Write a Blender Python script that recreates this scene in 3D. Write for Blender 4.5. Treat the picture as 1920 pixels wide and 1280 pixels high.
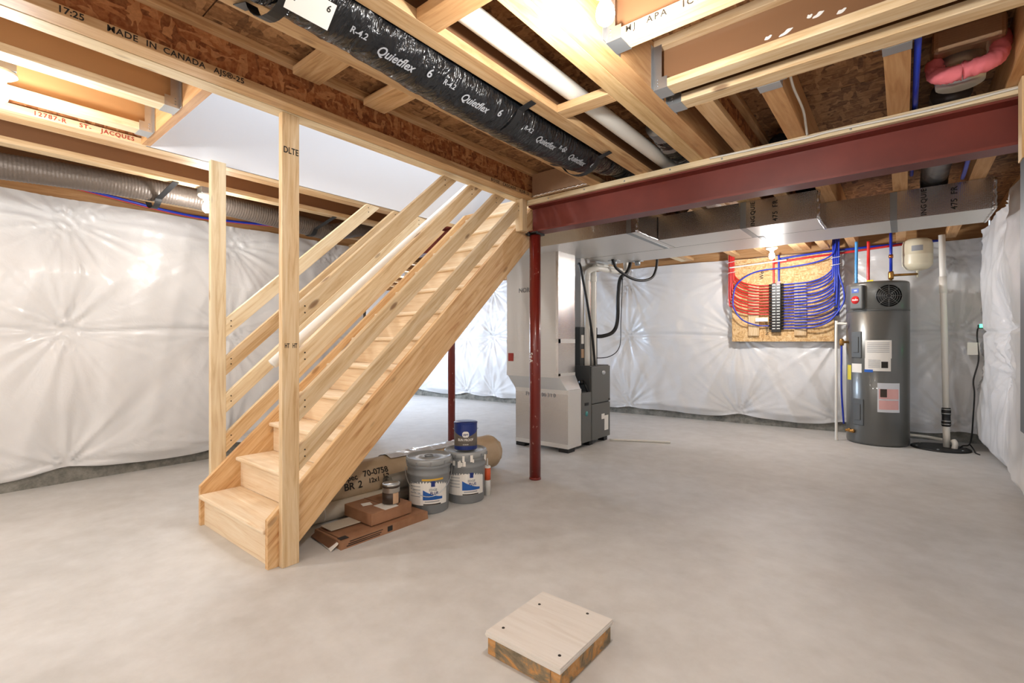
import bpy, math, random
import numpy as np
from mathutils import Vector as V, Matrix
random.seed(7); rng = np.random.default_rng(7)
for o in list(bpy.data.objects): bpy.data.objects.remove(o)
S = bpy.context.scene
COL = S.collection

# ------------------------------------------------------------------ camera, world, exposure
YAW = math.radians(39.2)
cam = bpy.data.cameras.new('camera'); cam.sensor_width = 36.0; cam.lens = 36.0*900/1920
cam.clip_start = .02; cam.shift_y = 1/1920
co = bpy.data.objects.new('camera', cam); COL.objects.link(co)
co.location = (0, 0, 1.15); co.rotation_euler = (math.pi/2, 0, YAW)
S.camera = co
w = bpy.data.worlds.new('world'); S.world = w; w.use_nodes = True
w.node_tree.nodes['Background'].inputs[0].default_value = (.75, .85, 1, 1)
w.node_tree.nodes['Background'].inputs[1].default_value = .6
S.view_settings.view_transform = 'Standard'; S.view_settings.look = 'None'
S.view_settings.gamma = 1; S.view_settings.use_curve_mapping = False
S.view_settings.exposure = 0.95
BULB_W = 20.0

# ------------------------------------------------------------------ materials
def lin(c):
    r = [x/255 for x in c]
    return tuple(x/12.92 if x <= .04045 else ((x+.055)/1.055)**2.4 for x in r) + (1,)
MATS = {}
def mat(name, col=(200, 200, 200), rough=.5, metal=0, coat=0, emit=0, trans=0, spec=.5, alpha=1):
    m = bpy.data.materials.new(name); m.use_nodes = True; MATS[name] = m
    b = m.node_tree.nodes['Principled BSDF']; i = b.inputs
    i['Base Color'].default_value = lin(col); i['Roughness'].default_value = rough
    i['Metallic'].default_value = metal; i['Coat Weight'].default_value = coat
    i['Specular IOR Level'].default_value = spec
    i['Transmission Weight'].default_value = trans
    if emit:
        i['Emission Color'].default_value = lin(col); i['Emission Strength'].default_value = emit
    return m
def N(m, t, **kw):
    n = m.node_tree.nodes.new(t)
    for k, v in kw.items(): setattr(n, k, v)
    return n
def L(m, a, b): m.node_tree.links.new(a, b)
def coords(m, scale, rnd=True):
    tc = N(m, 'ShaderNodeTexCoord'); mp = N(m, 'ShaderNodeMapping'); mp.inputs['Scale'].default_value = scale
    if rnd:
        oi = N(m, 'ShaderNodeObjectInfo'); ml = N(m, 'ShaderNodeMath', operation='MULTIPLY'); ml.inputs[1].default_value = 60
        ad = N(m, 'ShaderNodeVectorMath', operation='ADD'); L(m, oi.outputs['Random'], ml.inputs[0])
        L(m, tc.outputs['Object'], ad.inputs[0]); L(m, ml.outputs[0], ad.inputs[1]); L(m, ad.outputs[0], mp.inputs['Vector'])
    else: L(m, tc.outputs['Object'], mp.inputs['Vector'])
    return mp.outputs[0]
def ramp(m, fac, stops):
    r = N(m, 'ShaderNodeValToRGB'); e = r.color_ramp.elements
    while len(e) < len(stops): e.new(.5)
    for k, (p, c) in enumerate(stops): e[k].position = p; e[k].color = lin(c)
    L(m, fac, r.inputs[0]); return r.outputs[0]
def noise(m, vec, scale=1, detail=4, rough=.55, dist=0):
    n = N(m, 'ShaderNodeTexNoise'); n.inputs['Scale'].default_value = scale; n.inputs['Detail'].default_value = detail
    n.inputs['Roughness'].default_value = rough; n.inputs['Distortion'].default_value = dist
    L(m, vec, n.inputs['Vector']); return n.outputs['Fac']
def mix(m, f, a, b, mode='MIX'):
    x = N(m, 'ShaderNodeMix', data_type='RGBA', blend_type=mode)
    for s, v in ((0, f), (6, a), (7, b)):
        if hasattr(v, 'node'): L(m, v, x.inputs[s])
        else: x.inputs[s].default_value = v
    return x.outputs[2]
def bump(m, h, strength=.3, dist=.01):
    b = N(m, 'ShaderNodeBump'); b.inputs['Strength'].default_value = strength; b.inputs['Distance'].default_value = dist
    L(m, h, b.inputs['Height']); L(m, b.outputs[0], m.node_tree.nodes['Principled BSDF'].inputs['Normal'])
def base(m, c): L(m, c, m.node_tree.nodes['Principled BSDF'].inputs['Base Color'])
def setrough(m, c): L(m, c, m.node_tree.nodes['Principled BSDF'].inputs['Roughness'])
def wood(name, light, mid, dark, knots=.5, rough=.55, var=.16):
    m = mat(name, mid, rough, spec=.3)
    v = coords(m, (1.3, 16, 16)); n = noise(m, v, 1.6, 5, .6, 1.2)
    c = ramp(m, n, [(.28, dark), (.47, mid), (.7, light)])
    v2 = coords(m, (3, 90, 90)); n2 = noise(m, v2, 1, 3, .6)
    c = mix(m, .22, c, ramp(m, n2, [(.35, dark), (.65, light)]))
    if knots:
        v3 = coords(m, (3.2, 9, 9)); vo = N(m, 'ShaderNodeTexVoronoi'); vo.inputs['Scale'].default_value = 1
        L(m, v3, vo.inputs['Vector'])
        k = ramp(m, vo.outputs['Distance'], [(.0, (255,)*3), (.09, (235,)*3), (.15, (0,)*3)])
        g = N(m, 'ShaderNodeMath', operation='MULTIPLY'); g.inputs[1].default_value = knots
        L(m, k, g.inputs[0]); c = mix(m, g.outputs[0], c, lin((105, 62, 30)))
    oi = N(m, 'ShaderNodeObjectInfo'); mr = N(m, 'ShaderNodeMapRange'); mr.inputs['To Min'].default_value = 1-var; mr.inputs['To Max'].default_value = 1.02
    L(m, oi.outputs['Random'], mr.inputs['Value'])
    cc = N(m, 'ShaderNodeCombineColor'); [L(m, mr.outputs[0], cc.inputs[k]) for k in range(3)]
    base(m, mix(m, 1.0, c, cc.outputs[0], 'MULTIPLY')); bump(m, n2, .12, .003)
    return m
wood('pine', (240, 218, 182), (225, 194, 148), (194, 152, 102), .8)
wood('pine_pale', (242, 228, 198), (230, 210, 172), (200, 168, 122), .5, var=.08)
wood('pine_stair', (238, 206, 160), (222, 180, 128), (182, 124, 72), .5, var=.05)
wood('tread', (246, 228, 200), (238, 214, 180), (220, 186, 144), .0, var=.05)
wood('flange', (234, 200, 154), (216, 174, 124), (178, 130, 82), .4)
wood('lvl', (224, 180, 130), (208, 158, 106), (180, 128, 78), .15)
wood('lvl_pale', (236, 205, 155), (220, 184, 130), (190, 144, 90), .2)
wood('ply', (226, 221, 214), (221, 215, 207), (213, 205, 195), .0, var=.03)
def osb(name, cols, s=1.0, rough=.65):
    m = mat(name, cols[2], rough, spec=.3)
    def layer(sc):
        v = coords(m, sc, False); nz = N(m, 'ShaderNodeTexNoise'); nz.inputs['Scale'].default_value = .35
        L(m, v, nz.inputs['Vector']); a = N(m, 'ShaderNodeVectorMath', operation='MULTIPLY_ADD')
        L(m, nz.outputs['Color'], a.inputs[0]); a.inputs[1].default_value = (2.5, 2.5, 2.5); L(m, v, a.inputs[2])
        vo = N(m, 'ShaderNodeTexVoronoi'); vo.inputs['Scale'].default_value = 1; L(m, a.outputs[0], vo.inputs['Vector'])
        sp = N(m, 'ShaderNodeSeparateColor'); L(m, vo.outputs['Color'], sp.inputs[0]); return sp.outputs[0]
    a = layer((11*s, 42*s, 42*s)); b = layer((42*s, 11*s, 16*s)); sel = noise(m, coords(m, (14*s,)*3, False), 1, 2)
    st = N(m, 'ShaderNodeMath', operation='GREATER_THAN'); st.inputs[1].default_value = .5; L(m, sel, st.inputs[0])
    mx = N(m, 'ShaderNodeMix'); L(m, st.outputs[0], mx.inputs[0]); L(m, a, mx.inputs[2]); L(m, b, mx.inputs[3])
    c = ramp(m, mx.outputs[0], [(.05, cols[0]), (.3, cols[1]), (.55, cols[2]), (.85, cols[3])])
    f = noise(m, coords(m, (60*s, 60*s, 60*s), False), 1, 3)
    base(m, mix(m, .3, c, ramp(m, f, [(.35, cols[0]), (.65, cols[3])]))); bump(m, mx.outputs[0], .35, .004)
    return m
osb('osb_web', [(112, 60, 30), (152, 88, 48), (176, 110, 64), (204, 146, 96)])
osb('osb_sub', [(96, 64, 40), (140, 98, 62), (160, 116, 76), (186, 142, 98)], .8)
osb('osb_panel', [(186, 138, 84), (212, 168, 110), (224, 184, 128), (238, 208, 158)], 1.6)
def plastic_sheet(name, col, rough=.3):
    m = mat(name, col, rough, coat=.25, spec=.5)
    m.node_tree.nodes['Principled BSDF'].inputs['Coat Roughness'].default_value = .18
    n = noise(m, coords(m, (6, 6, 6), False), 1, 6, .6, .8); bump(m, n, .25, .02); return m
plastic_sheet('poly', (226, 226, 226)); plastic_sheet('poly_clear', (214, 217, 222), .15)
m = mat('concrete_floor', (205, 200, 192), .5)
n1 = noise(m, coords(m, (.9, .9, .9), False), 1, 7, .62, .4); n2 = noise(m, coords(m, (7, 7, 7), False), 1, 6, .65)
c = ramp(m, n1, [(.3, (185, 182, 176)), (.5, (204, 201, 196)), (.7, (215, 213, 209))])
base(m, mix(m, .35, c, ramp(m, n2, [(.3, (178, 175, 170)), (.7, (217, 217, 216))])))
setrough(m, ramp(m, n1, [(.3, (172,)*3), (.7, (198,)*3)])); bump(m, n2, .06, .01)
m = mat('concrete_curb', (130, 128, 120), .85)
n1 = noise(m, coords(m, (9, 9, 9), False), 1, 8, .7); base(m, ramp(m, n1, [(.3, (84, 84, 78)), (.7, (158, 155, 146))])); bump(m, n1, .5, .02)
m = mat('dirty_wood', (150, 120, 80), .8)
n1 = noise(m, coords(m, (6, 14, 14), False), 1, 7, .7, .6); base(m, ramp(m, n1, [(.3, (82, 74, 60)), (.48, (140, 124, 98)), (.56, (196, 142, 82)), (.72, (206, 172, 130))])); bump(m, n1, .4, .01)
m = mat('steel_red', (112, 46, 40), .42, spec=.4)
n1 = noise(m, coords(m, (3, 3, 3), False), 1, 5); base(m, ramp(m, n1, [(.3, (100, 41, 33)), (.7, (118, 51, 41))]))
m = mat('column_red', (124, 38, 30), .28, coat=.3)
n1 = noise(m, coords(m, (40, 40, 22), False), 1, 3); base(m, ramp(m, n1, [(.66, (122, 38, 30)), (.74, (205, 170, 155))]))
def foil(name, col, rough=.3, metal=.85, grid=True):
    m = mat(name, col, rough, metal)
    n = noise(m, coords(m, (14, 14, 14), False), 1, 5, .6)
    if grid:
        wv = N(m, 'ShaderNodeTexVoronoi'); wv.inputs['Scale'].default_value = 95; wv.inputs['Randomness'].default_value = .25
        L(m, coords(m, (1, 1, 1), False), wv.inputs['Vector'])
        ad = N(m, 'ShaderNodeMath', operation='ADD'); L(m, n, ad.inputs[0]); L(m, wv.outputs['Distance'], ad.inputs[1]); bump(m, ad.outputs[0], .18, .006)
    else: bump(m, n, .2, .01)
    return m
foil('foil', (214, 210, 206), .24, .95); foil('foil_white', (226, 224, 220), .42, .45); foil('foil_brown', (190, 160, 130), .3, .7)
foil('galv', (196, 200, 202), .32, .9, False); foil('galv_dull', (160, 164, 166), .45, .8, False)
m = mat('flex_black', (24, 25, 27), .2); nb = noise(m, coords(m, (7, 22, 7), False), 1, 3, .5, 1.8); bump(m, nb, .8, .03)
foil('flex_grey', (110, 112, 116), .3, .3, False)
m = mat('flex_silver', (104, 94, 86), .42, .25); bump(m, noise(m, coords(m, (30, 30, 30), False), 1, 4), .4, .01)
mat('web_brown', (134, 98, 70), .22, coat=.4); mat('web_tan', (196, 152, 104), .28, coat=.3)
mat('drywall', (232, 234, 238), .7); mat('white', (238, 236, 230), .4); mat('pvc', (232, 229, 220), .35); mat('paper', (236, 232, 224), .7)
mat('black', (20, 20, 20), .4); mat('rubber', (26, 26, 27), .5); mat('ink', (40, 34, 28), .7); mat('ink_grey', (150, 152, 156), .5); mat('ink_red', (176, 60, 48), .6)
mat('red_pex', (206, 40, 38), .35); mat('blue_pex', (26, 54, 178), .35); mat('sky_pex', (64, 140, 200), .4); mat('brass', (168, 124, 66), .35, .8); mat('copper', (176, 104, 66), .3, .9)
mat('heater_grey', (98, 99, 96), .32, .35, coat=.3); mat('heater_dark', (84, 85, 83), .5, .1); mat('furnace_grey', (104, 105, 102), .42, .3); mat('furnace_dark', (70, 71, 70), .45, .2)
mat('tank_cream', (224, 216, 190), .35); mat('screen_blue', (24, 52, 128), .3, emit=.15); mat('logo_red', (190, 36, 38), .35); mat('yellow', (232, 214, 60), .5)
mat('pink_paper', (228, 176, 172), .7); mat('green_lamp', (60, 230, 150), .4, emit=4); mat('sticker_teal', (70, 150, 150), .5); mat('sticker_blue', (40, 100, 190), .5)
mat('bucket_grey', (134, 137, 138), .4); mat('bucket_lid', (158, 161, 161), .35, .1); mat('label_blue', (28, 92, 170), .4); mat('label_gold', (214, 170, 60), .45); mat('navy', (24, 48, 120), .35); mat('can_taupe', (116, 108, 98), .4)
mat('can_metal', (190, 188, 182), .28, .85); mat('can_brown', (60, 46, 36), .45); mat('can_tan', (196, 160, 126), .5)
m = mat('cardboard', (158, 116, 84), .8); n1 = noise(m, coords(m, (10, 10, 10), False), 1, 5); base(m, ramp(m, n1, [(.3, (142, 100, 70)), (.7, (166, 122, 90))]))
mat('cardboard_dark', (112, 78, 54), .85)
m = mat('kraft', (196, 172, 140), .6); n1 = noise(m, coords(m, (5, 3, 5), False), 1, 5); base(m, ramp(m, n1, [(.3, (182, 156, 122)), (.7, (206, 184, 154))])); bump(m, n1, .4, .02)
mat('vinyl_cream', (206, 196, 178), .5); mat('vinyl_grey', (128, 122, 112), .5); mat('orange', (224, 96, 50), .45); mat('pink_wool', (226, 120, 128), .9)
mat('panel_grey', (84, 88, 90), .45, .3); mat('cable_white', (226, 224, 216), .5)
mat('bulb_glow', (255, 238, 210), .4, emit=28); mat('sky_pane', (210, 228, 255), .4, emit=5)

# ------------------------------------------------------------------ mesh helpers
WM = {}
def put(o, M, parent=None):
    COL.objects.link(o); WM[o] = M.copy()
    if parent is not None:
        o.parent = parent; o.matrix_basis = WM[parent].inverted() @ M
    else: o.matrix_basis = M
    return o
def tag(o, label=None, cat=None, group=None, kind=None):
    if label: o['label'] = label
    if cat: o['category'] = cat
    if group: o['group'] = group
    if kind: o['kind'] = kind
    return o
def thing(name, loc, label=None, cat=None, group=None, kind=None):
    e = bpy.data.objects.new(name, None); e.empty_display_size = .05
    put(e, Matrix.Translation(V(loc))); return tag(e, label, cat, group, kind)
class MB:
    def __init__(s): s.v = []; s.f = []; s.mi = []; s.cur = 0; s.sm = []; s.smooth = False
    def add(s, vs, fs):
        b = len(s.v); s.v += [tuple(x) for x in vs]
        for f in fs: s.f.append(tuple(b+i for i in f)); s.mi.append(s.cur); s.sm.append(s.smooth)
        return s
    def box(s, a, b):
        (x0, y0, z0), (x1, y1, z1) = a, b
        s.add([(x0,y0,z0),(x1,y0,z0),(x1,y1,z0),(x0,y1,z0),(x0,y0,z1),(x1,y0,z1),(x1,y1,z1),(x0,y1,z1)],
              [(0,3,2,1),(4,5,6,7),(0,1,5,4),(1,2,6,5),(2,3,7,6),(3,0,4,7)]); return s
    def hexa(s, lo, hi):   # two quads
        s.add(list(lo)+list(hi), [(3,2,1,0),(4,5,6,7),(0,1,5,4),(1,2,6,5),(2,3,7,6),(3,0,4,7)]); return s
    def prism(s, pts, ax, a, b):  # extrude polygon given as 2D along axis
        def mk(p, t):
            return {'x': (t, p[0], p[1]), 'y': (p[0], t, p[1]), 'z': (p[0], p[1], t)}[ax]
        n = len(pts)
        s.add([mk(p, a) for p in pts]+[mk(p, b) for p in pts],
              [tuple(range(n))[::-1], tuple(range(n, 2*n))]+[(i, (i+1) % n, n+(i+1) % n, n+i) for i in range(n)]); return s
    def lathe(s, prof, c=(0,0,0), n=32, ax='z'):
        s.smooth = True; vs = []; fs = []
        for r, z in prof:
            for k in range(n):
                a = 2*math.pi*k/n; p = (r*math.cos(a), r*math.sin(a), z)
                if ax == 'y': p = (p[0], p[2], p[1])
                if ax == 'x': p = (p[2], p[0], p[1])
                vs.append((c[0]+p[0], c[1]+p[1], c[2]+p[2]))
        for j in range(len(prof)-1):
            for k in range(n): fs.append((j*n+k, j*n+(k+1) % n, (j+1)*n+(k+1) % n, (j+1)*n+k))
        fs.append(tuple(range(n))[::-1]); fs.append(tuple((len(prof)-1)*n+k for k in range(n)))
        s.add(vs, fs); s.smooth = False; return s
    def tube(s, path, r, n=10, cap=True, rf=None):
        s.smooth = True
        P = [V(p) for p in path]; T = []
        for i in range(len(P)): T.append((P[min(i+1, len(P)-1)]-P[max(i-1, 0)]).normalized())
        u = T[0].orthogonal().normalized(); vs = []; fs = []
        for i, p in enumerate(P):
            u = (u-T[i]*u.dot(T[i])).normalized(); v = T[i].cross(u)
            for k in range(n):
                a = 2*math.pi*k/n; rr = r if rf is None else rf(i, a)
                vs.append(p+(u*math.cos(a)+v*math.sin(a))*rr)
        for i in range(len(P)-1):
            for k in range(n): fs.append((i*n+k, i*n+(k+1) % n, (i+1)*n+(k+1) % n, (i+1)*n+k))
        if cap: fs.append(tuple(range(n))[::-1]); fs.append(tuple((len(P)-1)*n+k for k in range(n)))
        s.add(vs, fs); s.smooth = False; return s
    def build(s, name, mats, parent=None, M=None, bevel=0):
        me = bpy.data.meshes.new(name)
        vs = s.v
        if M is None:
            a = np.array(vs); o = V(((a[:,0].min()+a[:,0].max())/2, (a[:,1].min()+a[:,1].max())/2, a[:,2].min()))
            vs = [(x-o.x, y-o.y, z-o.z) for x, y, z in vs]; M = Matrix.Translation(o)
        me.from_pydata(vs, [], s.f)
        if isinstance(mats, str): mats = [mats]
        for x in mats: me.materials.append(MATS[x])
        me.polygons.foreach_set('material_index', s.mi); me.polygons.foreach_set('use_smooth', s.sm); me.update()
        o = bpy.data.objects.new(name, me); put(o, M, parent)
        if bevel:
            bv = o.modifiers.new('bevel', 'BEVEL'); bv.width = bevel; bv.segments = 2; bv.limit_method = 'ANGLE'
        return o
def frame(o, x, y):
    x = V(x).normalized(); z = x.cross(V(y)).normalized(); y = z.cross(x)
    M = Matrix((x, y, z)).transposed().to_4x4(); M.translation = V(o); return M
def board(name, p0, p1, wy, hz, m, parent=None, up=(0,0,1), label=None, cat=None, group=None, endcut=None):
    """timber of section wy x hz from p0 to p1 (p0, p1 on its centre line), long side = local X"""
    p0, p1 = V(p0), V(p1); x = (p1-p0).normalized(); y = V(up).cross(x).normalized(); Lg = (p1-p0).length
    M = frame(p0, x, y)
    b = MB()
    if endcut: # vertical end cuts: shift along x by slope*z
        a, c = endcut
        b.hexa([(-a*-hz/2,-wy/2,-hz/2),(Lg+c*hz/2*-1,-wy/2,-hz/2),(Lg+c*hz/2*-1,wy/2,-hz/2),(-a*-hz/2,wy/2,-hz/2)],
               [(-a*hz/2,-wy/2,hz/2),(Lg+c*hz/2,-wy/2,hz/2),(Lg+c*hz/2,wy/2,hz/2),(-a*hz/2,wy/2,hz/2)])
    else: b.box((0,-wy/2,-hz/2), (Lg, wy/2, hz/2))
    o = b.build(name, m, parent, M, bevel=.002)
    return tag(o, label, cat, group)
def text(s, size, M, m, parent, name='lettering', bend=0, spacing=1.0, ex=.0004, sx=1.0, shear=0):
    cu = bpy.data.curves.new('t', 'FONT'); cu.body = s; cu.size = size; cu.align_x = 'CENTER'; cu.align_y = 'CENTER'; cu.space_character = spacing; cu.extrude = ex; cu.resolution_u = 3; cu.offset = size*.018; cu.shear = shear
    t = bpy.data.objects.new('t', cu); COL.objects.link(t); dg = bpy.context.evaluated_depsgraph_get()
    me = bpy.data.meshes.new_from_object(t.evaluated_get(dg)); bpy.data.objects.remove(t)
    for v in me.vertices:
        x, y, z = v.co; x *= sx
        if bend: v.co = ((bend+z)*math.sin(x/bend), y, (bend+z)*math.cos(x/bend)-bend)
        else: v.co.x = x
    me.materials.clear(); me.materials.append(MATS[m]); o = bpy.data.objects.new(name, me); me.name = name
    return put(o, M, parent)
def patch(name, w, h, M, m, parent, bend=0, th=.0008, shape=None, n=14):
    """thin label; shape(u) -> (lo, hi) heights across the width"""
    b = MB(); vs = []; fs = []
    for i in range(n+1):
        x = -w/2+w*i/n; lo, hi = shape(i/n) if shape else (-h/2, h/2)
        for y in (lo, hi):
            for z in (-th, th):
                vs.append(((bend+z)*math.sin(x/bend), y, (bend+z)*math.cos(x/bend)-bend) if bend else (x, y, z))
    for i in range(n):
        a = 4*i; c = a+4
        fs += [(a+1, c+1, c+3, a+3), (a, a+2, c+2, c), (a, c, c+1, a+1), (a+2, a+3, c+3, c+2)]
    fs += [(0, 1, 3, 2), (4*n, 4*n+2, 4*n+3, 4*n+1)]
    b.add(vs, fs); return b.build(name, m, parent, M)
def bez(pts, n=14):
    """Catmull-Rom through points"""
    P = [V(p) for p in pts]; P = [P[0]*2-P[1]]+P+[P[-1]*2-P[-2]]; out = []
    for i in range(1, len(P)-2):
        for k in range(n):
            t = k/n; a, b, c, d = P[i-1], P[i], P[i+1], P[i+2]
            out.append(.5*((2*b)+(c-a)*t+(2*a-5*b+4*c-d)*t*t+(3*b-a-3*c+d)*t**3))
    out.append(P[-2]); return out

# ------------------------------------------------------------------ the setting
ZJ, ZS, CX0, CX1, CY0, CY1 = 2.32, 2.55, -9.2, .8, -2.9, 7.75
OX0, OX1, OY0, OY1 = -3.50, -2.52, .86, 3.95          # stair opening
def bwy(x): return 7.16+(x+3.75)*.083                  # the back wall runs a little askew
b = MB(); b.box((CX0, CY0, -.12), (CX1, CY1, 0))
tag(b.build('floor', 'concrete_floor'), 'bare grey concrete floor slab of the basement', 'floor', kind='structure')
def sheet_wall(name, p0, p1, pins, label, zb=.11, zt=2.312, res=.019, seam=1.25, seed=0, curb=True, amp=1.0):
    p0, p1 = V((*p0, 0)), V((*p1, 0)); Lg = (p1-p0).length; d = (p1-p0)/Lg; nrm = V((0,0,1)).cross(d)  # room side
    r = np.random.default_rng(seed)
    nu, nv = int(Lg/res)+1, int((zt-zb)/res)+1
    U, T = np.meshgrid(np.linspace(0, Lg, nu), np.linspace(0, 1, nv), indexing='ij')
    PS = np.array(sorted(set(p[0] for p in pins)))
    near = np.abs(U[:, :1]-PS[None, :]).min(1)
    zlow = zb+.035*np.exp(-(near/.16)**2)-.02+.012*np.sin(U[:, 0]*5+seed)
    Z = zlow[:, None]+T*(zt-zlow[:, None])
    D = np.full_like(U, 9.); W = np.zeros_like(U)
    for (s, z) in pins:
        du, dz = U-s, Z-z; dist = np.hypot(du, dz); th = np.arctan2(dz, du); D = np.minimum(D, dist)
        for k in range(5):
            n = int(r.integers(7, 24)); ph = r.uniform(0, 6.28); sw = r.uniform(-2, 2)
            rid = (.5+.5*np.sin(n*th+ph+sw*dist+.6*np.sin(3*th+ph)))**8
            W += (.021-.003*k)*rid*np.exp(-dist/r.uniform(.22, .42))*np.minimum(1, dist/.05)
    pil = .075*(1-np.exp(-(D/.34)**2))
    low = sum(.007*np.sin(U*r.uniform(1.5, 5)+Z*r.uniform(-4, 4)+r.uniform(0, 6)) for _ in range(5))
    fold = sum(.006*(.5+.5*np.sin(U*r.uniform(6, 16)+Z*r.uniform(-9, 9)+2*np.sin(U*1.7+k)+r.uniform(0, 6)))**4 for k in range(6))
    crease = -.03*np.exp(-((Z-seam-.015*np.sin(U*4))/.022)**2)
    edge = np.minimum(1, np.minimum((Z-zlow[:, None])/.10, 1))*1.0
    H = .012+amp*(pil*edge+W+fold*np.minimum(1, D/.2)+low*.8*np.minimum(1, D/.3)+crease*np.minimum(1, D/.2)); H = np.maximum(H, .004)
    X = p0.x+d.x*U+nrm.x*H; Y = p0.y+d.y*U+nrm.y*H
    vs = np.stack([X, Y, Z], -1).reshape(-1, 3)
    idx = np.arange(nu*nv).reshape(nu, nv); q = np.stack([idx[:-1, :-1], idx[1:, :-1], idx[1:, 1:], idx[:-1, 1:]], -1).reshape(-1, 4)
    root = thing(name, (p0+p1)/2, label, 'wall', kind='structure')
    m = MB(); m.smooth = True; m.add(vs.tolist(), q.tolist()); m.build('insulation_sheet', 'poly', root)
    m = MB(); a, c = p0-nrm*.12, p1-nrm*.12
    for z0, z1, mt in ((0, 2.31, 'concrete_curb'),):
        m.hexa([(*p0.xy, z0), (*p1.xy, z0), (*c.xy, z0), (*a.xy, z0)], [(*p0.xy, z1), (*p1.xy, z1), (*c.xy, z1), (*a.xy, z1)])
    m.build('foundation', 'concrete_curb', root)
    board('rim_board', p0-nrm*.03+V((0,0,2.43)), p1-nrm*.03+V((0,0,2.43)), .04, .236, 'lvl', root)
    for (s, z) in pins:
        q = p0+d*s+nrm*.006; mm = MB(); mm.lathe([(.001, 0), (.016, .001), (.013, .006), (.004, .010)], n=12)
        mm.build('insulation_pin', 'galv_dull', root, frame((q.x, q.y, z), d, (0, 0, 1)))
    return root
def pinrow(ss, zs=(.145, 1.26, 2.14)): return [(s, z) for s in ss for z in zs]
# wall order: p0 -> p1 with the room on the left hand
sheet_wall('wall_left', (-5.30, 3.46), (-5.30, CY0), pinrow([.39, 1.51, 2.73, 3.95, 5.2]), 'insulated left wall wrapped in shiny white plastic sheeting', seed=1)
x0b, x1b = .74, CX0
sheet_wall('wall_back', (x0b, bwy(x0b)), (x1b, bwy(x1b)), pinrow([.25, 1.35, 2.56, 4.18, 5.5, 6.9, 7.55, 8.9]), 'insulated back wall under white plastic behind the furnace and water heater', seed=2)
sheet_wall('wall_right', (.74, CY0), (.74, bwy(.74)), pinrow([1.2, 3.4, 5.6, 7.0, 8.6, 10.2], (.9, 1.27, 2.2)), 'billowing white plastic covered insulated wall beside the sump', seed=3, amp=1.15, zb=.06)
sheet_wall('wall_front', (-5.30, CY0), (.74, CY0), pinrow([.6, 1.8, 3.0, 4.2, 5.4]), 'insulated wall under white plastic opposite the furnace', seed=4, res=.06)
sheet_wall('wall_alcove', (CX0, 3.46), (-5.30, 3.46), pinrow([.6, 1.8, 3.0]), 'insulated return wall of the far alcove under white plastic', seed=5, res=.06)
sheet_wall('wall_far', (CX0, bwy(CX0)), (CX0, 3.46), pinrow([.4, 3.0]), 'far end wall of the alcove under white plastic', seed=6, res=.06)
# daylight window of the far alcove
wn = thing('window_1', (CX0+.03, 4.75, 1.0), 'white framed basement window in the far alcove', 'window', kind='structure')
b = MB()
for a, c in (((0,-.75,0),(.1,-.69,1.2)), ((0,.69,0),(.1,.75,1.2)), ((0,-.75,0),(.1,.75,.06)), ((0,-.75,1.14),(.1,.75,1.2)), ((0,-.03,0),(.1,.03,1.2))):
    b.box([a[k]+(CX0+.14, 4.75, 1.0)[k] for k in range(3)], [c[k]+(CX0+.14, 4.75, 1.0)[k] for k in range(3)])
b.build('window_frame', 'white', wn)
b = MB(); b.box((CX0+.14, 4.06, 1.06), (CX0+.16, 5.44, 2.14)); b.build('pane', 'sky_pane', wn)
def area(name, loc, rot, sx, sy, p, col):
    l = bpy.data.lights.new(name, 'AREA'); l.shape = 'RECTANGLE'; l.size = sx; l.size_y = sy; l.energy = p; l.color = col
    o = bpy.data.objects.new(name, l); COL.objects.link(o); o.location = loc; o.rotation_euler = rot; return o
area('window_daylight', (CX0+.27, 4.75, 1.6), (0, -math.pi/2, 0), 1.1, 1.4, 75, (.62, .78, 1))
# ceiling: OSB subfloor sheets
ce = thing('ceiling', (-4, 2.5, ZS), 'rough OSB subfloor sheets overhead', 'ceiling', kind='structure')
def sheets(x0, x1, y0, y1):
    y = y0; row = 0
    while y < y1-.01:
        ye = min(y+1.22, y1); x = x0-(row % 2)*1.2
        while x < x1-.01:
            xa, xe = max(x, x0), min(x+2.44, x1)
            if xe-xa > .02:
                g = .003; mm = MB(); mm.box((xa+g, y+g, ZS), (xe-g, ye-g, ZS+.018)); mm.build('subfloor_sheet', 'osb_sub', ce)
            x += 2.44
        y = ye; row += 1
def sheets2(x0, x1, y0, y1):
    sheets(x0, x1, y0, y1); mm = MB(); mm.box((x0, y0, ZS+.0185), (x1, y1, ZS+.03)); mm.build('leak_backing', 'osb_sub', ce)  # unseen backing added to stop light leaking through the sheet gaps
sheets2(CX0, OX0-.10, CY0, CY1); sheets2(OX1+.10, CX1, CY0, CY1); sheets2(OX0-.10, OX1+.10, CY0, OY0-.04); sheets2(OX0-.10, OX1+.10, OY1, CY1)
# stairwell above: drywall shaft
sw = thing('wall_stairwell', (-3, 2.4, ZJ), 'smooth white drywall lining the open stairwell', 'wall', kind='structure')
for nm, a, c in (('drywall_panel', (OX0-.012, OY0-.02, ZJ), (OX0, 5.2, 5.0)), ('drywall_panel', (OX1, OY0-.02, ZS+.03), (OX1+.012, 5.2, 5.0)),
                 ('drywall_panel', (OX0, OY0-.012, ZS+.03), (OX1, OY0, 5.0)), ('drywall_panel', (OX0, 5.2, ZS), (OX1, 5.21, 5.0)), ('drywall_panel', (OX0, OY0, 5.0), (OX1, 5.2, 5.012))):
    mm = MB(); mm.box(a, c); mm.build(nm, 'drywall', sw)
mm = MB(); mm.box((OX0, OY1-.1, ZS+.0), (OX1, 5.2, ZS+.02)); mm.build('landing', 'tread', sw)
area('stairwell_daylight', (-3.0, 2.6, 4.9), (0, 0, 0), .8, 2.2, 26, (.90, .95, 1))

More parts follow.
